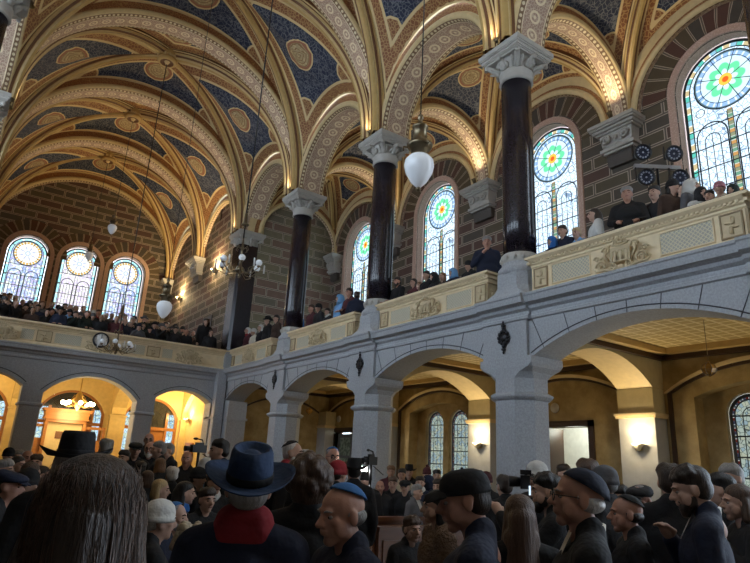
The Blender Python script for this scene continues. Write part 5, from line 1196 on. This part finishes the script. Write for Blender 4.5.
def person(base, rz, scale, label, skin=0, hair='dark', hs='short', hatst=None, hatc='black', coat='black', pose='down', sit=False, head=None, fine=False, group=None,
           long=True, fat=1.0, scarf=None, glasses=False, beard=None, trousers=True, seed=0, shirt=None, faces=True, furc=False, puffy=0):
    X=head if head is not None else I4; hk='std' if head is None else ('h',round(sum(sum(abs(v)*(i+1) for i,v in enumerate(r)) for r in X),5)); fk='f' if fine else 'c'
    me=proto_mesh(('body',pose,sit,fk,hk),lambda:body_mesh(pose,sit,fine,X))
    def inst(name,mesh,mat,parent=None):
        o=bpy.data.objects.new(name,mesh); COL.objects.link(o)
        if not mesh.materials: mesh.materials.append(mat)
        o.material_slots[0].link='OBJECT'; o.material_slots[0].material=mat
        if parent is not None: o.parent=parent
        return o
    b=inst('person',me,SK[skin]); b.location=base; b.rotation_euler=(0,0,rz); b.scale=(scale,)*3; tag(b,label,'person',group)
    inst('coat',proto_mesh(('coat',pose,sit,fk,long,fat,puffy),lambda:coat_mesh(pose,sit,fine,long,fat,True,puffy)),K[coat],b)
    if trousers: inst('trousers',proto_mesh(('tr',sit),lambda:trouser_mesh(sit)),K['charcoal'],b)
    if hs: inst('hair',proto_mesh(('hair',hs,fk,hk,sit),lambda:hair_mesh(hs,fine,X,sit,seed)),H[hair],b)
    dz=Vector((0,0,-.36)) if sit else Vector((0,0,0)); T=Matrix.Translation(HC+dz)@X
    if hatst:
        def mk():
            L=[]
            for nm,mb in hat(hatst,T):
                o=mb.build(nm,K['black']); L.append((nm,o.data)); bpy.data.objects.remove(o)
            return L
        for nm,md in proto_mesh(('hat',hatst,hk,sit),mk): inst(nm,md,K['black'] if nm=='band' else K[hatc],b)
    if scarf: 
        P=[('c',(-.05,-.03,1.47),(.05,-.03,1.47),.075,.075),('c',(-.045,-.03,1.51),(.045,-.03,1.51),.066,.066),('c',(0,.03,1.49),(0,.05,1.46),.05,.04)]
        P=[(q[0],Vector(q[1])+dz,Vector(q[2])+dz,q[3],q[4]) for q in P]; inst('scarf',proto_mesh(('scarf',sit,fk),lambda:blob(P,.010 if fine else .02,2)),K[scarf],b)
    if beard: 
        Q=[('e',(0,.050,-.090),(.050,.042,.040)),('e',(.048,.022,-.060),(.024,.034,.042)),('e',(-.048,.022,-.060),(.024,.034,.042)),('e',(0,.075,-.052),(.034,.024,.008)),('e',(0,.06,-.115),(.03,.03,.03))]
        def mkb():
            TP=[('e',T@Vector(p[1]),p[2],T.to_euler()) for p in Q]; return blob(TP,.008 if fine else .014,2)
        inst('beard',proto_mesh(('beard',hk,sit,fk),mkb),H[beard],b)
    if shirt:
        def mks():
            m=MB(); m.loft([[Vector(p)+dz for p in r] for r in ([(-.055+.0*j,.0,0) for j in range(1)],)],cap=False) if False else None
            m.lathe([(.064,1.44),(.066,1.50),(.068,1.535),(.060,1.54)],(0,-.03,dz.z),16); m.poly([(-.05,.115,1.36+dz.z),(.05,.115,1.36+dz.z),(.06,.045,1.50+dz.z),(-.06,.045,1.50+dz.z)]); o=m.build('t',K['white']); d=o.data; bpy.data.objects.remove(o); return d
        inst('shirt_collar',proto_mesh(('shirt',sit),mks),K[shirt],b)
    if faces and not fine:
        for s in (-1,1):
            def mke():
                m=MB(); m.ball(T@Vector((s*.031,.076,-.003)),(.012,.010,.007),6); m.tube([T@Vector(q) for q in ((s*.014,.093,.018),(s*.034,.092,.024),(s*.054,.076,.018))],[.005,.006,.003],4); o=m.build('t',EYED); d=o.data; bpy.data.objects.remove(o); return d
            inst('eye',proto_mesh(('eye',hk,sit,s),mke),EYED,b)
        def mkm():
            m=MB(); m.tube([T@Vector(q) for q in ((-.024,.082,-.062),(0,.092,-.060),(.024,.082,-.062))],[.003,.006,.003],4); o=m.build('t',MOUTH); d=o.data; bpy.data.objects.remove(o); return d
        inst('mouth',proto_mesh(('mouth',hk,sit),mkm),MOUTH,b)
    if fine or glasses:
        if fine:
            for s in (-1,1):
                m=MB(); m.ball(T@Vector((s*.031,.0735,-.003)),(.0125,.0105,.0085),10); m.ball(T@Vector((s*.031,.081,-.003)),(.0058,.0040,.0058),8,1); m.build('eye',[EYEW,EYED],b)
                m=MB(); m.tube([T@Vector(q) for q in ((s*.016,.093,.017),(s*.034,.092,.023),(s*.052,.078,.018))],[.004,.005,.002],5); m.build('eyebrow',H[hair if hair!='white' else 'grey'],b)
    if glasses:
        def mkg():
            m=MB()
            for s in (-1,1):
                m.tube([T@Vector((s*.033+.024*math.cos(2*PI*j/14),.104,-.004+.018*math.sin(2*PI*j/14))) for j in range(15)],.0022 if fine else .004,4)
                m.tube([T@Vector(q) for q in ((s*.056,.102,.002),(s*.078,.05,.004),(s*.082,-.01,.002))],.002,4)
            m.tube([T@Vector((-.010,.106,.0)),T@Vector((.010,.106,.0))],.0025,4); o=m.build('t',M['black']); d=o.data; bpy.data.objects.remove(o); return d
        inst('glasses',proto_mesh(('gl',hk,sit,fk),mkg),M['black'],b)
    return b
def face_rz(p, a):
    """a: 0 towards the camera, 90 towards the picture's near left, 180 away, -90 right"""
    v=Vector((p.x,p.y)).normalized(); d=-v; t=-math.radians(a); d=Vector((d.x*math.cos(t)-d.y*math.sin(t),d.x*math.sin(t)+d.y*math.cos(t)))
    return math.atan2(d.y,d.x)-PI/2
def P_(px,py,d,a,label,floor=0.0,**kw):
    """head centre seen at (px,py), depth d along the view axis"""
    h=at_depth(px,py,d); z=h.z-floor; sit=kw.pop('sit',None)
    if sit is None: sit = z<1.36
    s=z/(1.27 if sit else 1.63); 
    if sit and s<.86: pass
    return person(Vector((h.x,h.y,floor)),face_rz(h,a),s,label,sit=sit,**kw)
hX=headX
# ---- nearest people, fully modelled
F1=P_(86,524,1.15,176,'person with very long brown hair seen from behind, nearest the camera',hair='dark',hs='big',coat='black',pose='right',fine=True,trousers=True,sit=False,head=hX(-.10,-.05))
me=MB(); rr=random.Random(5)
for i in range(520):
    jit=rr.uniform(-.012,.012); a=rr.uniform(PI*.98,PI*2.02); z0=rr.uniform(-.02,.09); q=math.sqrt(max(.05,1-((z0-.02)/.115)**2)); p0=Vector((q*.094*math.cos(a),-.030+q*.106*math.sin(a),.026+z0)); pts=[]
    for k in range(9):
        t=k/8; w=1+.22*t; pts.append(HC+Vector((p0.x*w+jit*math.sin(5*t+a*3),p0.y*w-.02*t,p0.z-.36*t*t-.05*t)))
    me.tube(pts,[.0007]*8+[.0003],3)
hs_=me.build('loose_strands',H['chestnut'],F1)
P_(74,463,3.1,178,'person in a black wide-brimmed hat and pale scarf beyond the long brown hair',hair='grey',hs='bob',hatst='blackfedora',hatc='black',coat='black',scarf='grey',fine=True,sit=False)
P_(249,488,2.32,186,'person in a navy felt hat with a red scarf and navy coat, seen from behind',hair='grey',hs='crop',hatst='fedora',hatc='felt',coat='navy',scarf='red',fine=True,fat=1.12,sit=False,head=hX(.12,.30))
P_(309,483,3.1,178,'person with tousled curly brown-grey hair and black coat seen from behind',hair='brown',hs='curly',coat='black',fine=True,sit=False,seed=4)
P_(347,513,2.38,62,'balding person with a bright blue kippah and navy coat turned in profile',skin=1,hair='grey',hs='bald',hatst='kippah',hatc='kippah',coat='navy',fine=True,fat=1.1,sit=False,head=hX(.12,-.10))
P_(473,499,2.42,92,'person in a plain dark baseball cap and navy coat, looking down in profile',skin=1,hair='dark',hs='crop',hatst='cap',hatc='black',coat='navy',fine=True,fat=1.15,sit=False,head=hX(.10,-.16))
P_(520,518,3.1,172,'person with long chestnut hair seen from behind, beyond the dark baseball cap',hair='chestnut',hs='long',coat='black',fine=True,sit=False)
P_(580,499,2.55,84,'white-haired person in glasses with a large navy kippah and white shirt collar, in profile',skin=1,hair='white',hs='bald',hatst='bigkippah',hatc='navy',coat='black',fine=True,glasses=True,shirt='cream',fat=1.12,sit=False,head=hX(.08,.10))
P_(629,514,3.7,78,'balding person with a black kippah, dark coat, below the flat grey cap',skin=1,hair='dark',hs='bald',hatst='kippah',hatc='black',coat='black',fine=True,fat=1.1,sit=False)
P_(641,500,4.9,22,'person in a dark grey flat cap facing the camera beside the lit pilaster',skin=1,hair='grey',hs='crop',hatst='flatcap',hatc='charcoal',coat='black',fine=True,sit=False)
P_(699,488,3.45,88,'bearded person in a navy suit and white collar, one hand raised, in profile',hair='dark',hs='short',coat='navy',beard='dark',fine=True,shirt='white',pose='chin',sit=False,long=False,head=hX(.1,-.22))
P_(671,483,4.3,178,'person in a black coat with short dark hair, back turned, behind the raised hand',hair='dark',hs='short',coat='black',sit=False,fat=1.12)
P_(724,490,4.8,100,'person with black hair and dark coat just beyond the navy suit',hair='black',hs='short',coat='black',sit=False)
P_(741,503,4.1,70,'person holding both hands up at the picture edge, under the leaded window',hair='brown',hs='bob',coat='charcoal',pose='face',sit=False,fine=True)
PH1=P_(550,492,4.1,88,'black-haired bearded photographer in black raising a camera beside the granite pier',hair='black',hs='short',coat='black',beard='black',pose='phone',sit=False,fine=True)
P_(538,477,5.6,40,'person in a white knitted cap and glasses beside the widest granite pier',hair='white',hs='crop',hatst='beanie',hatc='white',coat='black',glasses=True,sit=False)
P_(438,507,4.2,75,'person with dark bobbed hair in a shaggy brown fur coat beside the pew',hair='black',hs='bob',coat='fur',sit=False,fine=True,puffy=.02,fat=1.1)
P_(411,529,4.7,-35,'fair-haired child in a dark jacket in front of the panelled pew',hair='brown',hs='short',coat='charcoal',sit=False,fine=True,long=False)
# ---- middle distance, towards the columns
L=[(291,453,6.6,-78,'person with a black kippah, white beard and red scarf standing before the granite pier',dict(hair='white',hs='crop',hatst='kippah',coat='black',scarf='red',beard='white')),
(332,457,8.0,-20,'grey-haired person with a blue kippah standing before the glazed grey door',dict(skin=1,hair='grey',hs='crop',hatst='kippah',hatc='kippah',coat='charcoal',glasses=True)),
(337,474,6.2,-140,'person in a red knitted cap seen from behind',dict(hair='dark',hs='crop',hatst='beanie',hatc='red',coat='charcoal')),
(354,472,6.8,170,'person in a black brimmed hat beside the red knitted cap',dict(hair='black',hs='crop',hatst='brimhat',hatc='black',coat='black')),
(221,451,7.2,82,'dark-haired person in a black coat in profile before the corner pilaster',dict(hair='black',hs='short',coat='black')),
(206,469,7.4,60,'person in a pale knitted hat and sky-blue jacket near the navy felt hat',dict(hair='white',hs='crop',hatst='beanie',hatc='white',coat='sky')),
(187,459,9.2,10,'balding person in a black coat holding a small device beside the tripod camera',dict(skin=1,hair='grey',hs='bald',coat='black',pose='fold')),
(169,451,11.0,60,'grey-haired person at the near edge of the standing group, black coat',dict(hair='grey',hs='short',coat='black')),
(160,450,9.6,80,'grey-haired person in profile within the standing group',dict(hair='grey',hs='short',coat='charcoal')),
(150,449,10.4,10,'bald person with white beard in the middle of the standing group',dict(skin=1,hair='white',hs='bald',coat='black',beard='white',glasses=True)),
(149,440,12.2,5,'tallest bald person in glasses at the back of the standing group',dict(skin=1,hair='grey',hs='bald',coat='black',glasses=True)),
(135,450,10.0,-10,'person in a black flat cap at the far edge of the standing group',dict(hair='black',hs='crop',hatst='flatcap',coat='black')),
(160,466,9.0,150,'person with ginger bobbed hair in front of the standing group',dict(hair='ginger',hs='bob',coat='charcoal')),
(106,449,8.2,150,'grey-haired person in a grey coat just beyond the black wide-brimmed hat',dict(hair='grey',hs='short',coat='grey')),
(124,458,9.6,30,'dark-haired person beside the tapering granite pier',dict(hair='black',hs='short',coat='navy')),
(159,490,6.0,-80,'blond person with shoulder-length hair and dark coat seated among the pews',dict(hair='blond',hs='bob',coat='black')),
(184,493,5.6,-85,'smiling person with long black hair and blue scarf seated in profile',dict(hair='black',hs='long',coat='black',scarf='blue')),
(147,480,7.0,160,'person with light brown hair seated behind the blond person',dict(hair='brown',hs='bob',coat='charcoal')),
(173,517,4.9,-70,'bearded person with a blue kippah seated beside the white cloche hat',dict(hair='grey',hs='crop',hatst='kippah',hatc='kippah',coat='navy',beard='grey')),
(157,521,4.1,-100,'person in a white cloche hat seated by the long brown hair',dict(hair='white',hs='crop',hatst='beanie',hatc='white',coat='black')),
(191,553,3.1,-150,'person in a pale fluffy fur hat at the bottom of the pews',dict(hair='grey',hs='crop',hatst='fluffy',hatc='beige',coat='black')),
(214,483,6.2,-30,'person in black with a white scarf beneath the navy felt hat brim',dict(hair='dark',hs='short',coat='black',scarf='white')),
(427,474,12.2,0,'person in a knitted pompom hat in the back row of the seated crowd',dict(hair='dark',hs='crop',hatst='pompom',hatc='maroon',coat='black')),
(409,472,12.0,0,'person in a black brimmed hat in the back row of the seated crowd',dict(hair='dark',hs='crop',hatst='brimhat',coat='black')),
(402,475,11.6,5,'dark-haired person in a beige jacket in the seated crowd',dict(hair='black',hs='short',coat='beige')),
(391,472,12.0,5,'person with reddish hair at the far end of the seated crowd',dict(hair='ginger',hs='short',coat='maroon')),
(380,487,9.4,0,'red-faced bald person in a charcoal coat facing the camera, first of the seated crowd',dict(skin=1,hair='grey',hs='bald',coat='charcoal')),
(393,484,9.6,5,'person with receding brown hair beside the red-faced bald person',dict(hair='brown',hs='short',coat='black')),
(405,487,9.4,10,'person in a black brimmed cap facing the camera in the seated crowd',dict(hair='black',hs='crop',hatst='flatcap',coat='black')),
(416,492,8.6,-60,'person with grey-black hair and grey suit turned aside in the seated crowd',dict(hair='grey',hs='short',coat='grey',shirt='white')),
(420,483,10.2,0,'person wearing a pale face covering in the seated crowd',dict(hair='dark',hs='short',coat='navy',scarf='white')),
(428,482,10.4,60,'person in a navy hood in the seated crowd',dict(hair='dark',hs=None,hatst='hood',hatc='navy',coat='navy')),
(438,487,8.8,20,'clean-shaven dark-haired person leaning out beside the fur coat',dict(hair='dark',hs='short',coat='black')),
(437,476,11.8,0,'dark-haired person under the arched window pair',dict(hair='black',hs='short',coat='black')),
(447,482,10.6,0,'person in a grey cap under the second arched window',dict(hair='grey',hs='crop',hatst='flatcap',hatc='grey',coat='black')),
(456,480,11.2,0,'person in a dark green coat beside the lit pilaster',dict(hair='brown',hs='short',coat='darkgreen')),
(563,474,8.4,-40,'person in a white scarf standing in the pale doorway',dict(hair='dark',hs='short',coat='black',scarf='white')),
(588,475,5.2,175,'person with short brown hair just beyond the large navy kippah',dict(hair='brown',hs='short',coat='charcoal')),
(606,484,4.8,120,'person in a grey beanie beyond the large navy kippah',dict(hair='grey',hs='crop',hatst='beanie',hatc='grey',coat='charcoal')),
(620,499,5.4,10,'short dark-haired person between the beanie and the flat cap',dict(hair='black',hs='short',coat='black')),
(733,479,5.6,40,'grey-haired person below the leaded window at the picture edge',dict(hair='grey',hs='short',coat='charcoal')),
(505,487,6.4,150,'person with dark hair before the widest granite pier',dict(hair='dark',hs='short',coat='black')),
(486,482,8.0,20,'person in a maroon beanie mostly hidden by the dark baseball cap',dict(hair='dark',hs='crop',hatst='beanie',hatc='maroon',coat='black')),
(268,476,6.8,160,'person in a grey hood near the navy felt hat',dict(hair='dark',hs=None,hatst='hood',hatc='charcoal',coat='charcoal')),
(240,462,9.0,20,'balding person by the corner pilaster, mostly behind the navy hat',dict(skin=1,hair='grey',hs='bald',coat='black')),
(304,459,9.0,-30,'grey-haired person before the farthest granite pier',dict(hair='grey',hs='short',coat='navy')),
(345,470,9.4,20,'dark-haired person beyond the red knitted cap',dict(hair='dark',hs='short',coat='black')),
(366,480,8.8,10,'person in a black beanie beneath the tripod camera',dict(hair='dark',hs='crop',hatst='beanie',coat='black')),
# crowd at the picture's near side
(3,470,6.4,-60,'grey-haired person at the picture edge, upper row of the side crowd',dict(hair='grey',hs='short',coat='charcoal')),
(17,465,7.6,-50,'person with dark bobbed hair in the side crowd below the granite pier',dict(hair='dark',hs='bob',coat='black')),
(27,458,8.8,-20,'balding ruddy person facing the camera in the side crowd',dict(skin=1,hair='grey',hs='bald',coat='black')),
(8,456,9.6,-20,'person in a black beanie at the back of the side crowd',dict(hair='dark',hs='crop',hatst='beanie',coat='navy')),
(36,463,8.2,10,'brown-haired person in a maroon coat in the side crowd',dict(hair='brown',hs='short',coat='maroon')),
(18,457,10.4,0,'grey-haired person in glasses at the back of the side crowd',dict(hair='grey',hs='short',coat='black',glasses=True)),
(29,474,5.8,-120,'person with dark brown hair seen from behind in the side crowd',dict(hair='brown',hs='bob',coat='charcoal')),
(7,486,4.2,-70,'person in a dark navy peaked cap at the picture edge',dict(skin=1,hair='dark',hs='crop',hatst='flatcap',hatc='navy',coat='black')),
(26,484,4.8,-40,'person in a black beret-like cap beside the dark navy peaked cap',dict(hair='dark',hs='crop',hatst='beanie',hatc='black',coat='black')),
(41,476,6.6,-60,'person with long dark hair beside the big brown hair',dict(hair='dark',hs='long',coat='black')),
(112,470,7.8,160,'dark-haired person in front of the wooden vestibule',dict(hair='dark',hs='short',coat='black')),
(122,477,6.6,170,'person in a maroon knitted hat near the standing group',dict(hair='dark',hs='crop',hatst='beanie',hatc='maroon',coat='charcoal')),
(133,486,5.6,-160,'person with grey bobbed hair beside the big brown hair',dict(hair='grey',hs='bob',coat='black')),
(140,470,8.2,170,'person in a black kippah seated below the standing group',dict(hair='black',hs='short',hatst='kippah',coat='charcoal')),
(172,476,7.6,165,'person with white hair seated below the standing group',dict(hair='white',hs='short',coat='black')),
(197,478,7.0,-60,'person in a charcoal beanie below the tripod camera',dict(hair='dark',hs='crop',hatst='beanie',hatc='charcoal',coat='black')),
(206,500,5.2,-30,'person with dark hair in the pew below the white scarf',dict(hair='dark',hs='short',coat='black')),
(60,472,7.4,-20,'person with auburn hair before the wooden vestibule',dict(hair='ginger',hs='bob',coat='black')),
(90,466,9.0,10,'person in a grey beanie before the wooden vestibule',dict(hair='grey',hs='crop',hatst='beanie',hatc='grey',coat='charcoal')),
]
for px,py,d,a,l,kw in L: P_(px,py,d,a,l,**kw)
# ---- side gallery, standing behind the parapet
def GP(px,py,l,x=8.72,rz=PI/2,**kw):
    h=on_x(px,py,x); s=(h.z-ZG)/1.63; s=min(1.12,max(.80,s)); person(Vector((h.x,h.y,h.z-1.63*s)),rz,s,l,**kw)
GL=[(627,195,'large grey-haired person in a black coat leaning on the near parapet',dict(hair='grey',hs='short',coat='black',pose='rail',fat=1.15,rz=PI/2+.5,skin=1)),
(655,194,'dark-haired person behind the pole of the lighting stand',dict(hair='black',hs='short',coat='charcoal',x=9.0)),
(672,188,'person in a black beret and brown coat beside the lighting stand',dict(hair='black',hs='bob',hatst='beanie',coat='brown',rz=PI*.9,fat=1.1)),
(691,187,'person in a pale grey hood under the near stained window',dict(hair='grey',hs=None,hatst='hood',hatc='white',coat='grey',x=8.9,rz=PI)),
(701,194,'person in a dark hood with pale scarf under the near stained window',dict(hair='dark',hs=None,hatst='hood',hatc='charcoal',coat='white',rz=PI*.8)),
(710,197,'dark-haired person leaning low under the near stained window',dict(hair='black',hs='short',coat='navy',x=8.7)),
(720,189,'person in a pink knitted hat under the near stained window',dict(hair='brown',hs='crop',hatst='beanie',hatc='pink',coat='beige')),
(733,191,'person in a dark green hood at the panelled end of the near parapet',dict(hair='dark',hs=None,hatst='hood',hatc='darkgreen',coat='darkgreen')),
(595,215,'long-haired person in a white jacket leaning on the near parapet',dict(hair='dark',hs='long',coat='white',rz=PI*.25,puffy=.01)),
(577,234,'fair person in a sky-blue jacket against the second stained window',dict(hair='blond',hs='short',coat='sky',x=8.9)),
(563,232,'dark-haired person silhouetted against the second stained window',dict(hair='dark',hs='short',coat='navy',x=8.9)),
(552,242,'person in a blue hood beside the thick near column',dict(hair='dark',hs=None,hatst='hood',hatc='blue',coat='navy')),
(487,243,'elderly grey-haired person in navy, hand to the chin, beside the thick column',dict(skin=1,hair='grey',hs='short',coat='navy',pose='chin',rz=PI*.75,fat=1.1,x=8.6)),
(469,266,'person in a black fur-trimmed hat leaning over the parapet',dict(hair='black',hs='crop',hatst='beanie',coat='black')),
(453,273,'person in a pale blue hood leaning over the parapet',dict(hair='dark',hs=None,hatst='hood',hatc='sky',coat='navy')),
(443,277,'person with pinkish-brown bobbed hair at the parapet',dict(hair='ginger',hs='bob',coat='brown')),
(434,277,'person in a charcoal hood at the parapet below the third window',dict(hair='dark',hs=None,hatst='hood',hatc='charcoal',coat='charcoal')),
(427,276,'black-haired person below the third stained window',dict(hair='black',hs='short',coat='black')),
(414,283,'person with dark bobbed hair and maroon coat below the third stained window',dict(hair='dark',hs='bob',coat='maroon')),
(420,286,'small reddish-haired person between two adults at the parapet',dict(hair='ginger',hs='bob',coat='pink')),
(398,282,'bearded person in a black coat just past the second column',dict(skin=1,hair='dark',hs='short',coat='black',beard='dark',pose='rail',fat=1.1)),
(357,296,'person in a navy coat turned away beside the second column',dict(hair='dark',hs='short',coat='navy',rz=-PI/4,fat=1.1)),
(350,293,'person in a maroon jacket looking down, at the far window',dict(skin=1,hair='dark',hs='short',coat='maroon',pose='fold')),
(340,299,'person in a pale blue headscarf with light sleeve at the parapet',dict(hair='white',hs=None,hatst='hood',hatc='sky',coat='sky')),
(328,312,'person in a black coat and white scarf at the parapet near the far window',dict(hair='dark',hs='short',coat='black',scarf='white')),
(319,308,'person in a black beanie and charcoal coat at the parapet near the far window',dict(hair='dark',hs='crop',hatst='beanie',coat='charcoal')),
(312,309,'person in a brown-red coat beside the bright blue jacket',dict(skin=1,hair='brown',hs='short',coat='maroon')),
(299,314,'person in a bright blue jacket and dark knitted hat beside the slim column',dict(hair='dark',hs='crop',hatst='pompom',hatc='black',coat='blue',puffy=.01)),
(277,319,'dark-haired person in a brown coat just past the slim column',dict(hair='dark',hs='short',coat='brown')),
(268,321,'person in a tall black hat next to the brown coat',dict(hair='black',hs='crop',hatst='brimhat',coat='black')),
(261,328,'person with white bobbed hair and black coat on the far parapet bay',dict(hair='white',hs='bob',coat='black')),
(254,332,'person in a white hat and pale coat on the far parapet bay',dict(hair='white',hs='crop',hatst='beanie',hatc='white',coat='cream')),
(248,331,'person with white hair and a red scarf on the far parapet bay',dict(hair='white',hs='bob',coat='maroon',scarf='red')),
(242,333,'person in a white headscarf on the far parapet bay',dict(hair='white',hs=None,hatst='hood',hatc='white',coat='charcoal')),
(206,322,'person in black climbing through the far gallery doorway crowd',dict(hair='black',hs='short',coat='black',x=7.4,rz=PI)),
(211,333,'person with long dark hair standing by the far gallery doorway',dict(hair='dark',hs='long',coat='charcoal',x=7.5,rz=PI)),
(237,336,'person bending low beside the dark corner pier',dict(hair='dark',hs='short',coat='black'))]
for px,py,l,kw in GL: GP(px,py,l,**kw)
# ---- far gallery: four rows of standing people
hairs=['black','dark','brown','grey','grey','white','dark','black','blond']; coats=['black','black','navy','charcoal','black','brown','charcoal','darkgreen','maroon','navy','grey']
hats=[None,None,None,'beanie','flatcap','brimhat','kippah','beanie',None,None]; rowsn=['front row','second row','third row','back row']
ORD=['first','second','third','fourth','fifth','sixth','seventh','eighth','ninth','tenth','eleventh','twelfth','thirteenth','fourteenth','fifteenth','sixteenth','seventeenth','eighteenth','nineteenth','twentieth']
HW=dict(beanie='knitted hat',flatcap='flat cap',brimhat='brimmed hat',kippah='kippah')
rg=random.Random(21)
for r in range(4):
    n=[18,18,17,16][r]
    for i in range(n):
        x=7.45-i*.425+rg.uniform(-.07,.07)-.14*(r%2); y=21.95+.72*r+rg.uniform(-.08,.08)+(.55 if i<2 else 0); s=rg.uniform(.84,.97) if r<2 else rg.uniform(.92,1.03); h=rg.choice(hairs); c=rg.choice(coats); ht=rg.choice(hats); hc=rg.choice(['black','charcoal','navy','grey','white'])
        if rg.random()<.08: c=rg.choice(['beige','cream','red','sky'])
        pose=rg.choice(['down','rail','phone','fold']) if r==0 else rg.choice(['down','down','phone'])
        hsx='crop' if ht else rg.choice(['short','short','bob','bald','short'])
        lab='%s person in %s, far gallery %s, %s from corner pier'%(('%s-haired'%h) if not ht else ('%s-hatted'%hc if ht!='kippah' else '%s-kippah'%hc),c.replace('darkgreen','dark green')+' coat',rowsn[r],ORD[i])
        person(Vector((x,y,ZG+.16*r)),PI+rg.uniform(-.45,.45),s,lab,skin=rg.choice([0,0,1,2]),hair=h,hs=hsx,hatst=ht,hatc=hc,coat=c,pose=pose,trousers=False,faces=False)
mm=MB()
for r in range(1,4): mm.box(XL-.6,7.9,21.62+.72*r,21.62+.72*r+(.72 if r<3 else 3.0),ZG,ZG+.16*r)
mm.build('seating_step',plain('step_wood',(.12,.07,.04)),label='stepped wooden standing platform of the far gallery',cat='platform')
# ---- cameras
def video_camera(p, a, label, lit=False, tripod=True):
    r=empty('video_camera',(p.x,p.y,0),face_rz(p,a),label,'video camera'); S=.62; r.scale=(S,S,S); z=p.z/S; m=MB(); m.box(-.07,.07,-.16,.20,z-.08,z+.09); m.box(-.03,.03,-.10,.10,z+.09,z+.14); m.build('body',M['black'],r)
    m=MB(); m.lathe([(.05,0),(.055,.12),(.065,.16),(.06,.16)],n=14,M=Matrix.Translation((0,.19,z))@Matrix.Rotation(-PI/2,4,'X')); m.build('lens',M['black'],r)
    m=MB(); m.tube([(0,-.1,z+.10),(0,-.06,z+.20),(.02,.06,z+.22)],.016,6); m.ball((.02,.10,z+.22),(.03,.07,.03),8); m.build('microphone',M['black'],r)
    m=MB(); m.box(.07,.12,-.2,-.05,z-.02,z+.07); m.build('viewfinder',M['black'],r)
    m=MB(); m.tube([(0,0,z-.07),(0,0,z-.5)],.03,8); m.tube([(0,-.1,z-.1),(-.1,-.4,z-.28)],.012,5); m.build('head',M['black'],r)
    for j in range(3): q=2*PI*j/3; m=MB(); m.tube([(0,0,z-.4),(.40*math.cos(q),.40*math.sin(q),.01)],.018,6); m.build('leg',M['black'],r)
    if lit:
        m=MB(); m.box(.10,.22,-.02,.02,z-.22,z-.12); m.build('lamp',G('camera_lamp').emit((.95,1,1),22),r)
        Lm=bpy.data.lights.new('camera_light','POINT'); Lm.energy=6; Lm.shadow_soft_size=.04; o=bpy.data.objects.new('camera_light',Lm); COL.objects.link(o); o.parent=r; o.location=(.16,.12,z-.17)
video_camera(at_depth(199,449,8.4),60,'black video camera on a tripod before the corner pilaster')
video_camera(at_depth(371,461,8.0),30,'black video camera on a tripod with a glaring lamp beside the second pier',True)
hc=at_depth(525,482,3.85); r=empty('photo_camera',hc,face_rz(hc,88),'black photo camera with round lens and lit flash held by the photographer','camera')
m=MB(); m.box(-.065,.065,-.03,.03,-.042,.042); m.box(-.03,.03,-.04,.03,.045,.075); m.build('body',M['black'],r)
m=MB(); m.lathe([(.03,0),(.034,.05),(.036,.075),(.03,.075),(.001,.06)],n=18,M=Matrix.Translation((0,.025,0))@Matrix.Rotation(-PI/2,4,'X')); m.build('lens',M['black'],r)
m=MB(); m.box(-.11,-.075,-.03,-.02,-.075,-.02); m.build('screen',G('screen_glow').emit((.6,.8,1),1.2),r)
# ---------------------------------------------------------------- camera, daylight, view
cam=bpy.data.cameras.new('camera'); co=bpy.data.objects.new('camera',cam); COL.objects.link(co)
cam.sensor_width=36; cam.lens=FPX*36/750; cam.clip_start=.05; cam.clip_end=200
Mx=Matrix((( RT.x,UP.x,-FW.x,CAM.x),(RT.y,UP.y,-FW.y,CAM.y),(RT.z,UP.z,-FW.z,CAM.z),(0,0,0,1))); co.matrix_world=Mx
SC.camera=co
w=bpy.data.worlds.new('World'); SC.world=w; w.use_nodes=True; nt=w.node_tree; bg=nt.nodes['Background']; bg.inputs[0].default_value=(.70,.84,1,1); bg.inputs[1].default_value=WORLD
for nm,loc,rot,sx,sy,e,col in WINL:
    L=bpy.data.lights.new(nm,'AREA'); L.shape='RECTANGLE'; L.size=sx; L.size_y=sy; L.energy=e; L.color=col
    o=bpy.data.objects.new(nm,L); COL.objects.link(o); o.location=loc; o.rotation_euler=rot
vs=SC.view_settings; vs.view_transform='Standard'; vs.look='None'; vs.exposure=EXPO; vs.gamma=1; vs.use_curve_mapping=False
SC.cycles.max_bounces=6; SC.cycles.diffuse_bounces=4; SC.cycles.glossy_bounces=2; SC.cycles.sample_clamp_indirect=6
